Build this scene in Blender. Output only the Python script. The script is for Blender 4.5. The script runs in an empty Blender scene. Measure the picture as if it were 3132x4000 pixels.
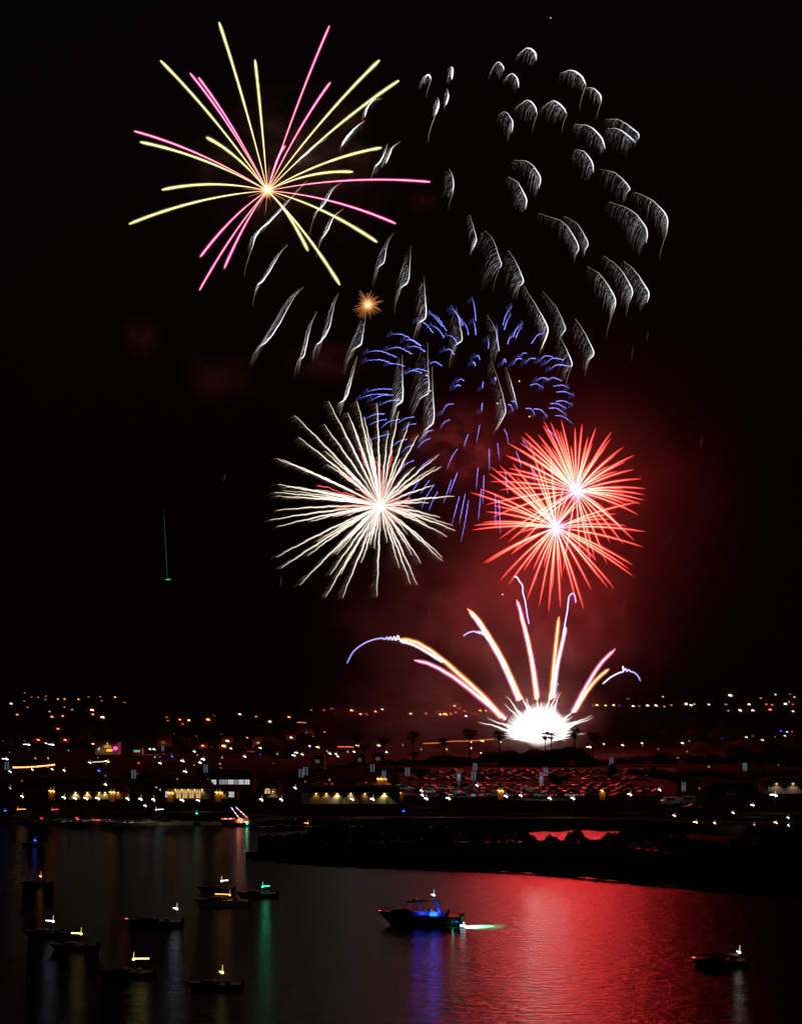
import bpy, math, random
from mathutils import Vector
R = random.Random(7)
col = bpy.context.scene.collection
sc = bpy.context.scene
# ------------------------------------------------------------------ camera, sky, moon, exposure
F, HZ, H = 6343.0, 2740.0, 32.0          # focal length in photo pixels, horizon row, camera height
cam = bpy.data.cameras.new('camera'); co = bpy.data.objects.new('camera', cam); col.objects.link(co)
co.location = (0, 0, H); co.rotation_euler = (math.radians(90), 0, 0)
cam.sensor_fit = 'VERTICAL'; cam.sensor_height = 24; cam.sensor_width = 36
cam.lens = F / 4000 * 24; cam.shift_y = (HZ - 2000) / 4000
cam.clip_start = 1; cam.clip_end = 20000
sc.camera = co
wd = bpy.data.worlds.new('World'); sc.world = wd; wd.use_nodes = True
nt = wd.node_tree; bg = nt.nodes['Background']; sky = nt.nodes.new('ShaderNodeTexSky')
sky.sky_type = 'NISHITA'; sky.sun_disc = False
sky.sun_elevation = math.radians(-4); sky.sun_rotation = math.radians(200)
nt.links.new(sky.outputs[0], bg.inputs[0]); bg.inputs[1].default_value = 0.05
sun = bpy.data.lights.new('moon', 'SUN'); sun.energy = 0.004; sun.angle = math.radians(0.5); sun.color = (1, .95, .88)
so = bpy.data.objects.new('moon', sun); col.objects.link(so); so.rotation_euler = (math.radians(50), 0, math.radians(200))
sc.view_settings.view_transform = 'Standard'; sc.view_settings.look = 'None'
sc.view_settings.exposure = 0; sc.view_settings.gamma = 1
cy = sc.cycles
cy.use_denoising = True; cy.denoiser = 'OPENIMAGEDENOISE'; cy.denoising_prefilter = 'ACCURATE'; cy.max_bounces = 6; cy.diffuse_bounces = 1; cy.glossy_bounces = 2
cy.transmission_bounces = 2; cy.volume_bounces = 0; cy.transparent_max_bounces = 96
cy.sample_clamp_indirect = 4; cy.sample_clamp_direct = 0; cy.caustics_reflective = False; cy.caustics_refractive = False
cy.volume_step_rate = .5; cy.volume_max_steps = 96

# ------------------------------------------------------------------ helpers
def P(px, py, d):                         # the point seen at photo pixel (px,py) and d metres away
    return Vector(((px - 1566) / F * d, d, H + (HZ - py) / F * d))
def W(px, d):
    return (px - 1566) / F * d
def gz(d):                                # height of the land
    return 2.0 if d < 1300 else 2.0 + 0.0282 * (min(d, 3200) - 1300)
def dist_for(py, h):                      # how far away a lamp h metres above the land is seen at row py
    lo, hi = 330.0, 3200.0
    for _ in range(40):
        m = (lo + hi) / 2
        y = HZ + (H - gz(m) - h) * F / m
        if y > py: lo = m
        else: hi = m
    return lo
def dwater(py): return H * F / (py - HZ)

class MB:
    def __init__(s): s.v = []; s.f = []; s.c = []; s.m = []; s.ax = []; s.mi = 0
    def V(s, p, c=(0, 0, 0), ax=(0, 0, 0)): s.v.append(Vector(p)); s.c.append(c); s.ax.append(ax); return len(s.v) - 1
    def face(s, *i): s.f.append(i); s.m.append(s.mi)
    def tube(s, pts, rad, cols=None, n=6, cap=True):
        k = len(pts); pts = [Vector(p) for p in pts]; rings = []; up = None
        for i in range(k):
            t = pts[min(i + 1, k - 1)] - pts[max(i - 1, 0)]
            if t.length < 1e-9: t = Vector((0, 0, 1))
            t.normalize()
            if up is None: up = t.orthogonal().normalized()
            up = up - t * up.dot(t)
            if up.length < 1e-6: up = t.orthogonal()
            up.normalize(); w = t.cross(up)
            r = rad[i] if isinstance(rad, (list, tuple)) else rad
            c = (cols[i] if isinstance(cols, list) else cols) or (0, 0, 0)
            rings.append([s.V(pts[i] + (up * math.cos(a) + w * math.sin(a)) * r, c, tuple(t)) for a in [2 * math.pi * j / n for j in range(n)]])
        for a, b in zip(rings, rings[1:]):
            for j in range(n): s.face(a[j], a[(j + 1) % n], b[(j + 1) % n], b[j])
        if cap: s.face(*rings[0][::-1]); s.face(*rings[-1])
    def box(s, x0, x1, y0, y1, z0, z1):
        i = [s.V(p) for p in [(x0,y0,z0),(x1,y0,z0),(x1,y1,z0),(x0,y1,z0),(x0,y0,z1),(x1,y0,z1),(x1,y1,z1),(x0,y1,z1)]]
        for q in [(3,2,1,0),(4,5,6,7),(0,1,5,4),(1,2,6,5),(2,3,7,6),(3,0,4,7)]: s.face(*[i[k] for k in q])
    def sphere(s, c, r, cols=(0, 0, 0), nu=12, nv=8):
        c = Vector(c); rx, ry, rz = r if isinstance(r, (tuple, list)) else (r, r, r); g = []
        for i in range(1, nv):
            th = math.pi * i / nv
            g.append([s.V(c + Vector((rx*math.sin(th)*math.cos(2*math.pi*j/nu), ry*math.sin(th)*math.sin(2*math.pi*j/nu), rz*math.cos(th))), cols) for j in range(nu)])
        t = s.V(c + Vector((0, 0, rz)), cols); b = s.V(c - Vector((0, 0, rz)), cols)
        for j in range(nu):
            s.face(t, g[0][j], g[0][(j + 1) % nu]); s.face(b, g[-1][(j + 1) % nu], g[-1][j])
            for i in range(nv - 2): s.face(g[i][j], g[i+1][j], g[i+1][(j+1)%nu], g[i][(j+1)%nu])
    def prism(s, poly, y0, y1):           # (x,z) outline pushed along y
        a = [s.V((x, y0, z)) for x, z in poly]; b = [s.V((x, y1, z)) for x, z in poly]; n = len(poly)
        s.face(*a); s.face(*b[::-1])
        for i in range(n): s.face(a[(i + 1) % n], a[i], b[i], b[(i + 1) % n])
    def loft(s, secs, cap=True):
        rg = [[s.V(p) for p in q] for q in secs]; n = len(rg[0])
        for a, b in zip(rg, rg[1:]):
            for j in range(n): s.face(a[j], a[(j + 1) % n], b[(j + 1) % n], b[j])
        if cap: s.face(*rg[0][::-1]); s.face(*rg[-1])
    def build(s, name, mat, parent=None, off=None, smooth=False, glow=False):
        me = bpy.data.meshes.new(name)
        vs = [v - off for v in s.v] if off is not None else s.v
        me.from_pydata([tuple(v) for v in vs], [], s.f)
        for m in (mat if isinstance(mat, list) else [mat]): me.materials.append(m)
        if any(s.m): me.polygons.foreach_set('material_index', s.m)
        if smooth: me.polygons.foreach_set('use_smooth', [True] * len(s.f))
        if glow:
            at = me.attributes.new('glow', 'FLOAT_COLOR', 'POINT')
            flat = []
            for c in s.c: flat += [c[0], c[1], c[2], 1.0]
            at.data.foreach_set('color', flat)
            at = me.attributes.new('axis', 'FLOAT_VECTOR', 'POINT'); at.data.foreach_set('vector', [x for a in s.ax for x in a])
        me.update()
        o = bpy.data.objects.new(name, me); col.objects.link(o)
        if parent: o.parent = parent
        return o

def tag(o, label, cat=None, group=None, kind=None):
    if label: o['label'] = label
    if cat: o['category'] = cat
    if group: o['group'] = group
    if kind: o['kind'] = kind
    return o
def thing(name, label, cat, loc=(0, 0, 0), rz=0, group=None):
    o = bpy.data.objects.new(name, None); col.objects.link(o)
    o.empty_display_size = .5; o.location = loc; o.rotation_euler = (0, 0, rz)
    return tag(o, label, cat, group)
def dup(root, loc, rz=0, sc_=1, label=None):
    r = root.copy(); col.objects.link(r); r.location = loc; r.rotation_euler = (0, 0, rz)
    r.scale = (sc_, sc_, sc_) if not isinstance(sc_, tuple) else sc_
    if label: r['label'] = label
    for ch in list(root.children):
        c = ch.copy(); col.objects.link(c); c.parent = r
        for g in list(ch.children):
            e = g.copy(); col.objects.link(e); e.parent = c
    return r
def lamp(parent, loc, color, power, radius=.15, kind='POINT', name='light', aim=None):
    if aim: kind = 'SPOT'
    l = bpy.data.lights.new(name, kind); l.energy = power; l.color = color
    l.shadow_soft_size = radius
    o = bpy.data.objects.new(name, l); col.objects.link(o); o.location = loc
    if aim:
        l.spot_size = math.radians(aim[3] if len(aim) > 3 else 110); l.spot_blend = .6
        o.rotation_euler = Vector(aim[:3]).to_track_quat('-Z', 'Y').to_euler()
    if parent: o.parent = parent
    return o

# ------------------------------------------------------------------ materials
def pmat(name, base, rough=.6, metal=0, var=0, scale=3, spec=.5):
    m = bpy.data.materials.new(name); m.use_nodes = True; n = m.node_tree; b = n.nodes['Principled BSDF']
    b.inputs['Base Color'].default_value = (*base, 1); b.inputs['Roughness'].default_value = rough
    b.inputs['Metallic'].default_value = metal; b.inputs['Specular IOR Level'].default_value = spec
    if var:
        tc = n.nodes.new('ShaderNodeTexCoord'); no = n.nodes.new('ShaderNodeTexNoise'); no.inputs['Scale'].default_value = scale
        no.inputs['Detail'].default_value = 4
        mx = n.nodes.new('ShaderNodeMix'); mx.data_type = 'RGBA'
        mx.inputs[6].default_value = (*[c * (1 - var) for c in base], 1); mx.inputs[7].default_value = (*[min(1, c * (1 + var)) for c in base], 1)
        n.links.new(tc.outputs['Object'], no.inputs['Vector']); n.links.new(no.outputs['Fac'], mx.inputs[0]); n.links.new(mx.outputs[2], b.inputs['Base Color'])
    return m
def emat(name, c, s):
    m = bpy.data.materials.new(name); m.use_nodes = True; n = m.node_tree; n.nodes.clear()
    o = n.nodes.new('ShaderNodeOutputMaterial'); e = n.nodes.new('ShaderNodeEmission')
    e.inputs[0].default_value = (*c, 1); e.inputs[1].default_value = s
    n.links.new(e.outputs[0], o.inputs[0]); m.cycles.emission_sampling = 'NONE'
    return m
def firemat(name, power, gain=1.0):                 # thin glowing gas: adds its light, brightest through its middle
    m = bpy.data.materials.new(name); m.use_nodes = True; n = m.node_tree; n.nodes.clear(); L = n.links.new
    o = n.nodes.new('ShaderNodeOutputMaterial'); e = n.nodes.new('ShaderNodeEmission'); t = n.nodes.new('ShaderNodeBsdfTransparent')
    ad = n.nodes.new('ShaderNodeAddShader'); at = n.nodes.new('ShaderNodeAttribute'); at.attribute_name = 'glow'
    g = n.nodes.new('ShaderNodeNewGeometry'); d = n.nodes.new('ShaderNodeVectorMath'); d.operation = 'DOT_PRODUCT'
    ax = n.nodes.new('ShaderNodeAttribute'); ax.attribute_name = 'axis'      # look at the glowing tube square on
    q = n.nodes.new('ShaderNodeVectorMath'); q.operation = 'DOT_PRODUCT'; L(g.outputs['Incoming'], q.inputs[0]); L(ax.outputs['Vector'], q.inputs[1])
    sc_ = n.nodes.new('ShaderNodeVectorMath'); sc_.operation = 'SCALE'; L(ax.outputs['Vector'], sc_.inputs[0]); L(q.outputs['Value'], sc_.inputs['Scale'])
    su_ = n.nodes.new('ShaderNodeVectorMath'); su_.operation = 'SUBTRACT'; L(g.outputs['Incoming'], su_.inputs[0]); L(sc_.outputs[0], su_.inputs[1])
    nm = n.nodes.new('ShaderNodeVectorMath'); nm.operation = 'NORMALIZE'; L(su_.outputs[0], nm.inputs[0])
    L(g.outputs['Normal'], d.inputs[0]); L(nm.outputs[0], d.inputs[1])
    a = n.nodes.new('ShaderNodeMath'); a.operation = 'ABSOLUTE'; L(d.outputs['Value'], a.inputs[0])
    p = n.nodes.new('ShaderNodeMath'); p.operation = 'POWER'; L(a.outputs[0], p.inputs[0]); p.inputs[1].default_value = power
    pm = n.nodes.new('ShaderNodeMath'); pm.operation = 'MULTIPLY'; pm.inputs[1].default_value = gain; L(p.outputs[0], pm.inputs[0]); L(at.outputs['Color'], e.inputs[0]); L(pm.outputs[0], e.inputs[1]); L(e.outputs[0], ad.inputs[0]); L(t.outputs[0], ad.inputs[1]); L(ad.outputs[0], o.inputs[0])
    m.cycles.emission_sampling = 'NONE'
    return m
FIRE = firemat('burning_stars', 3.5, .50); SPARK = firemat('sparks', 2.0, .8); BALL = firemat('fireball', 1.6)
def smokemat(name, dens, color, nscale, lo, hi, aniso=0.0, stretch=(1, 1, 1), seed=0, fall=1.0):
    m = bpy.data.materials.new(name); m.use_nodes = True; n = m.node_tree; n.nodes.clear(); L = n.links.new
    o = n.nodes.new('ShaderNodeOutputMaterial'); v = n.nodes.new('ShaderNodeVolumePrincipled')
    v.inputs['Color'].default_value = (*color, 1); v.inputs['Anisotropy'].default_value = aniso
    tc = n.nodes.new('ShaderNodeTexCoord')
    ln = n.nodes.new('ShaderNodeVectorMath'); ln.operation = 'LENGTH'; L(tc.outputs['Object'], ln.inputs[0])
    mr = n.nodes.new('ShaderNodeMapRange'); mr.interpolation_type = 'SMOOTHSTEP'
    mr.inputs[1].default_value = 1.0; mr.inputs[2].default_value = 0.0; mr.inputs[3].default_value = 0; mr.inputs[4].default_value = 1
    L(ln.outputs['Value'], mr.inputs[0])
    pw = n.nodes.new('ShaderNodeMath'); pw.operation = 'POWER'; L(mr.outputs[0], pw.inputs[0]); pw.inputs[1].default_value = fall
    mp = n.nodes.new('ShaderNodeMapping'); mp.inputs['Location'].default_value = (seed, seed * .7, seed * 1.3); mp.inputs['Scale'].default_value = stretch
    L(tc.outputs['Object'], mp.inputs[0])
    no = n.nodes.new('ShaderNodeTexNoise'); no.inputs['Scale'].default_value = nscale; no.inputs['Detail'].default_value = 5; no.inputs['Distortion'].default_value = .6
    no.inputs['Roughness'].default_value = .6
    L(mp.outputs[0], no.inputs['Vector'])
    nr = n.nodes.new('ShaderNodeMapRange'); nr.inputs[1].default_value = lo; nr.inputs[2].default_value = hi; L(no.outputs['Fac'], nr.inputs[0])
    mu = n.nodes.new('ShaderNodeMath'); mu.operation = 'MULTIPLY'; L(pw.outputs[0], mu.inputs[0]); L(nr.outputs[0], mu.inputs[1])
    m2 = n.nodes.new('ShaderNodeMath'); m2.operation = 'MULTIPLY'; L(mu.outputs[0], m2.inputs[0]); m2.inputs[1].default_value = dens
    L(m2.outputs[0], v.inputs['Density']); L(v.outputs[0], o.inputs['Volume'])
    return m
M = dict(
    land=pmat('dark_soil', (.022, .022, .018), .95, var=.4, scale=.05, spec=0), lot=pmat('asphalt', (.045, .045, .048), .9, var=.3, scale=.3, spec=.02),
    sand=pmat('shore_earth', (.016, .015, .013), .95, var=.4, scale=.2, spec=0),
    leaf=pmat('foliage', (.045, .06, .03), .8, var=.5, scale=.8, spec=0), bark=pmat('bark', (.07, .055, .04), .9, var=.4, scale=4),
    stucco=pmat('cream_stucco', (.42, .36, .26), .85, var=.12, scale=.6, spec=0), tile=pmat('roof_tiles', (.10, .045, .03), .8, var=.4, scale=2, spec=0),
    brick=pmat('orange_brick', (.30, .16, .09), .85, var=.3, scale=3), housewall=pmat('house_wall', (.22, .2, .17), .9, var=.2, scale=.3, spec=0),
    pole=pmat('dark_steel', (.05, .05, .055), .5, .6), white=pmat('white_gelcoat', (.62, .62, .6), .3, var=.08, scale=1.2),
    navy=pmat('dark_gelcoat', (.014, .016, .024), .45, var=.2, scale=1, spec=.2), deck=pmat('deck', (.08, .075, .065), .7, var=.2, scale=3),
    glass=pmat('tinted_glass', (.01, .012, .015), .05), canvas=pmat('dark_canvas', (.03, .03, .035), .9, var=.3, scale=2),
    rubber=pmat('rubber', (.02, .02, .02), .8), chrome=pmat('stainless', (.2, .2, .21), .45, 1), cushion=pmat('vinyl_cushion', (.5, .48, .45), .6),
    pale=pmat('pale_plaster', (.55, .5, .44), .85, var=.1, scale=.4, spec=0), frame=pmat('window_frame', (.12, .11, .1), .7))
EC = {'w': ((1, .93, .74), 3.8), 'c': ((.75, .88, 1), 3.6), 'o': ((1, .33, .06), 3.2), 'y': ((1, .72, .25), 4), 'r': ((1, .06, .05), 3), 'g': ((.03, 1, .5), 4),
      'b': ((.06, .1, 1), 4), 'm': ((1, .05, .75), 3.5), 't': ((.2, .9, .75), 1.2)}
NAME = {'w': 'white', 'c': 'cold white', 'o': 'orange', 'y': 'amber', 'r': 'red', 'g': 'green', 'b': 'blue', 'm': 'magenta', 't': 'teal'}
EM = {k: emat(NAME[k].replace(' ', '_') + '_light', c, s) for k, (c, s) in EC.items()}
EMD = {k: emat('faint_' + NAME[k].replace(' ', '_') + '_light', c, s * .22) for k, (c, s) in EC.items()}
# water
def watermat():
    m = bpy.data.materials.new('bay_water'); m.use_nodes = True; n = m.node_tree; b = n.nodes['Principled BSDF']; L = n.links.new
    b.inputs['Base Color'].default_value = (.0015, .002, .0025, 1); b.inputs['Roughness'].default_value = .19; b.inputs['IOR'].default_value = 1.08
    tc = n.nodes.new('ShaderNodeTexCoord'); src = tc.outputs['Object']; prev = None
    for sx, sy, scl, st, dist in ((.38, 1.0, .9, 1.0, .24), (.5, 1.15, 2.6, 1.0, .11)):
        mp = n.nodes.new('ShaderNodeMapping'); mp.inputs['Scale'].default_value = (sx, sy, 1); mp.inputs['Rotation'].default_value = (0, 0, .25 if prev is None else -.35)
        no = n.nodes.new('ShaderNodeTexNoise'); no.inputs['Scale'].default_value = scl; no.inputs['Detail'].default_value = 4; no.inputs['Distortion'].default_value = .4
        bp = n.nodes.new('ShaderNodeBump'); bp.inputs['Strength'].default_value = st; bp.inputs['Distance'].default_value = dist
        L(src, mp.inputs[0]); L(mp.outputs[0], no.inputs['Vector']); L(no.outputs['Fac'], bp.inputs['Height'])
        if prev: L(prev, bp.inputs['Normal'])
        prev = bp.outputs[0]
    L(prev, b.inputs['Normal'])
    return m

# ------------------------------------------------------------------ land and water
mb = MB(); s_ = [mb.V(p) for p in [(-2500, 40, 0), (2500, 40, 0), (2500, 900, 0), (-2500, 900, 0)]]; mb.face(*s_)
tag(mb.build('water', watermat()), None, kind='structure')
def interp(tab, x):
    for (a, b), (c, d) in zip(tab, tab[1:]):
        if x <= c: return b + (d - b) * max(0, min(1, (x - a) / (c - a)))
    return tab[-1][1]
SHORE = [(-3000, 3212), (0, 3215), (900, 3218), (1050, 3238), (1500, 3240), (2000, 3243), (2500, 3248), (2700, 3262), (3132, 3268), (6000, 3270)]
mb = MB(); rows = []
pxs = [-4200 + 55 * i for i in range(210)]
for ip, px in enumerate(pxs):
    d0 = dwater(interp(SHORE, px) + 5 * math.sin(px * .013) + 3 * math.sin(px * .041))
    c = []
    for j, d in enumerate([d0, d0 + 2, d0 + 5, 480, 520, 600, 700, 800, 950, 1100, 1300, 1500, 1700, 1900, 2100, 2400, 2700, 3000, 3200, 3500, 4500, 9000]):
        z = -1.5 if j == 0 else 1.2 if j == 1 else 2 if j == 2 else gz(d) if d < 3500 else gz(3200) - (d - 3200) * .01
        if d > 1300: z += (6 * math.sin(px * .0021 + d * .002) + 3 * math.sin(px * .006 + 1)) * min(1, (d - 1300) / 800) * (.4 if d < 3000 else 1)
        c.append(mb.V((W(px, d), d, z)))
    rows.append(c)
for a, b in zip(rows, rows[1:]):
    for j in range(len(a) - 1): mb.face(a[j], b[j], b[j + 1], a[j + 1])
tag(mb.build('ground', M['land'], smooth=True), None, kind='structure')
# car park sheet
mb = MB(); q = [P(1500, 3000, 1)] and [(W(1560, 735), 735), (W(2640, 735), 735), (W(2640, 520), 520), (W(1560, 520), 520)]
mb.face(*[mb.V((x, y, 2.006)) for x, y in q][::-1]); tag(mb.build('car_park', M['lot']), None, kind='structure')
# waterfront path
mb = MB(); a = []; 
for px in range(-600, 3800, 100):
    d0 = dwater(interp(SHORE, px)); a.append((mb.V((W(px, d0 + 14), d0 + 14, 2.006)), mb.V((W(px, d0 + 18), d0 + 18, 2.006))))
for (p, q), (r, s) in zip(a, a[1:]): mb.face(p, r, s, q)
tag(mb.build('path', M['lot']), None, kind='structure')
# the dark spit between the two waters
SPIT = [(960, 3346, 3350), (1100, 3325, 3372), (1300, 3302, 3384), (1600, 3295, 3396), (2000, 3294, 3411), (2200, 3294, 3426), (2400, 3302, 3446), (2600, 3337, 3464), (2800, 3360, 3484), (3132, 3370, 3508), (3700, 3376, 3545), (5000, 3380, 3560)]
mb = MB(); rows = []; px = 960
while px <= 4800:
    yf = interp([(a, b) for a, b, c in SPIT], px); yn = interp([(a, c) for a, b, c in SPIT], px) + 2.5 * math.sin(px * .021) + 2 * math.sin(px * .057)
    df, dn = dwater(yf), dwater(yn)
    rows.append([mb.V((W(px, d), d, z)) for d, z in [(dn, -.6), (dn + (df - dn) * .06, .5), (dn + (df - dn) * .3, 1.0), (dn + (df - dn) * .7, 1.0), (df - (df - dn) * .06, .5), (df, -.6)]]); px += 20
for a, b in zip(rows, rows[1:]):
    for j in range(5): mb.face(a[j], b[j], b[j + 1], a[j + 1])
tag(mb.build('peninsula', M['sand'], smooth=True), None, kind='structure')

# ------------------------------------------------------------------ fireworks
D0 = 900.0; PX = D0 / F                    # metres per photo pixel over the launch site
def cat_rom(pts, n):
    pts = [Vector(p) for p in pts]; p = [pts[0] * 2 - pts[1]] + pts + [pts[-1] * 2 - pts[-2]]; out = []; k = len(pts) - 1
    for i in range(n + 1):
        u = i / n * k; j = min(int(u), k - 1); t = u - j; a, b, c, d = p[j:j + 4]
        out.append(.5 * ((2 * b) + (c - a) * t + (2 * a - 5 * b + 4 * c - d) * t * t + (3 * b - a - 3 * c + d) * t ** 3))
    return out
def wob(amp, phase, f1=23, f2=61):         # small flutter along a path
    return lambda t: amp * (math.sin(f1 * t + phase) * .6 + math.sin(f2 * t + phase * 2.3) * .4)
def mul(c, k): return (c[0] * k, c[1] * k, c[2] * k)
def lerp(a, b, t): return tuple(x + (y - x) * t for x, y in zip(a, b))
def depth_for(dx, dy, rad):                # how far a star has flown towards or away from us
    q = rad * rad - dx * dx - dy * dy
    return math.sqrt(q) if q > 0 else 0
def crop(o, k): return lambda x, y: (o[0] + x * k, o[1] + y * k)
def core(root, r, c, glow_r=None, gc=None):
    mb = MB(); mb.sphere((0, 0, 0), r * PX, c, 16, 10); k = mb.build('core', BALL, root, smooth=True, glow=True)
    if glow_r:
        mb = MB(); mb.sphere((0, 0, 0), glow_r * PX, gc, 20, 12); mb.build('flash', SPARK, k, smooth=True, glow=True)
def burst_trail(root, cx, cy_, ex, ey, sag, rad, colf, radf, name='trail', label=None, n=18, flutter=None, t0=0.0, sgn=None, fringe=None, mat=None, halo=None, d=D0):
    dx, dy = ex - cx, ey - cy_
    dz = depth_for(dx, dy - sag, rad) * (sgn if sgn is not None else R.choice((-1, 1)))
    ph = R.uniform(0, 6.28); w1 = flutter and wob(flutter, ph); L_ = math.hypot(dx, dy) or 1; nx, ny = -dy / L_, dx / L_
    pts, rr, cc = [], [], []; p0 = P(cx, cy_, d); dz *= PX
    for i in range(n + 1):
        t = t0 + (1 - t0) * i / n
        x = dx * t; y = (dy - sag) * t + sag * t * t; o = w1(t * L_ / 330) * min(1, t * 3) if w1 else 0
        x += nx * o; y += ny * o
        pts.append(P(cx + x, cy_ + y, d - dz * t) - p0); rr.append(max(.02, radf(t) * PX * R.uniform(.9, 1.1))); cc.append(colf(t))
    mb = MB(); rr[-1] *= .6; mb.tube(pts, rr, cc, 6, cap=False)
    if halo:                                # coloured halo for the lens bloom round the bright middle, built as a tube
        mb.tube(pts, [r * halo[0] for r in rr], [mul(halo[1], .12 + .88 * min(1, 1.8 * i / n)) for i in range(n + 1)], 6, cap=False)
    if fringe:                              # faint sparks drifting off downwind of the trail
        m = max(8, int(L_ / 5))
        for i in range(m):
            t = t0 + (1 - t0) * (i + R.random()) / m
            if t < .2: continue
            k = t * n / 1.0; j = min(n - 1, int((t - t0) / (1 - t0) * n)); p = pts[j].lerp(pts[j + 1], (t - t0) / (1 - t0) * n - j)
            l = fringe[0] * (.35 + .65 * R.random()) * (.5 + .5 * t) * PX * (1 if t < .85 else 1.15)
            c = mul(fringe[1], R.uniform(.4, 1.0) * (1.15 - .55 * t))
            q = [p, p + Vector((-.34 * l, 0, -.02 * l)), p + Vector((-.62 * l, 0, -.16 * l)), p + Vector((-.82 * l, 0, -.45 * l))]
            mb.tube(q, [.9 * PX, .9 * PX, .8 * PX, .5 * PX], [c, mul(c, .7), mul(c, .35), mul(c, .08)], 3, cap=False)
    o = mb.build(name, mat or FIRE, root, smooth=True, glow=True)
    if label: o['label'] = label
    return o
def burst_thing(name, px, py, label, group='fireworks in the night sky', d=D0):
    return thing(name, label, 'firework', P(px, py, d), group=group)
# -- yellow and pink burst
c = crop((400, 0), .8197)
b1 = burst_thing('firework_burst', 1045, 745, 'large sparse firework of long yellow and pink rays at the upper left')
core(b1, 10, (3, 2.4, 1.5), 30, (.7, .26, .08))
YL = [(557,107),(728,287),(278,289),(1320,287),(1412,384),(500,657),(182,677),(1328,704),(1191,819),(287,904),(130,1067),(1306,1152),(978,1191),(1130,1355)]
PK = [(1082,123),(1085,394),(419,349),(459,370),(153,625),(869,697),(1560,867),(1396,1065),(468,1223),(464,1382),(582,1277)]
def grow(a, b): return lambda t: a + (b - a) * t ** .7
for x, y in YL:
    ex, ey = c(x, y)
    burst_trail(b1, 1045, 745, ex, ey, 92, 680, lambda t: lerp((2.2, 1.2, .6), (1.7, 1.63, .95), min(1, t * 2.2)), grow(1.2, 5.2), 'trail', 'yellow trail', 26, halo=(2.1, (.62, .57, .10)))
for x, y in PK:
    ex, ey = c(x, y)
    burst_trail(b1, 1045, 745, ex, ey, 92, 680, lambda t: lerp((2.2, .9, .6), (2.3, .85, 1.3), min(1, t * 1.8)), grow(1.2, 4.0), 'trail', 'pink trail', 26, halo=(2.4, (.85, .03, .22)))
for i in range(16):
    a = i * .39 + .1; l = R.uniform(45, 110)
    burst_trail(b1, 1045, 745, 1045 + l * math.cos(a), 745 + l * math.sin(a), 3, 120, lambda t: mul((1.5, .55, .3), 1 - .85 * t), grow(2.2, 1.2), 'spark', None, 4)
lamp(b1, (0, 0, 0), (1, .80, .62), 3.5e4, 30)
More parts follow.
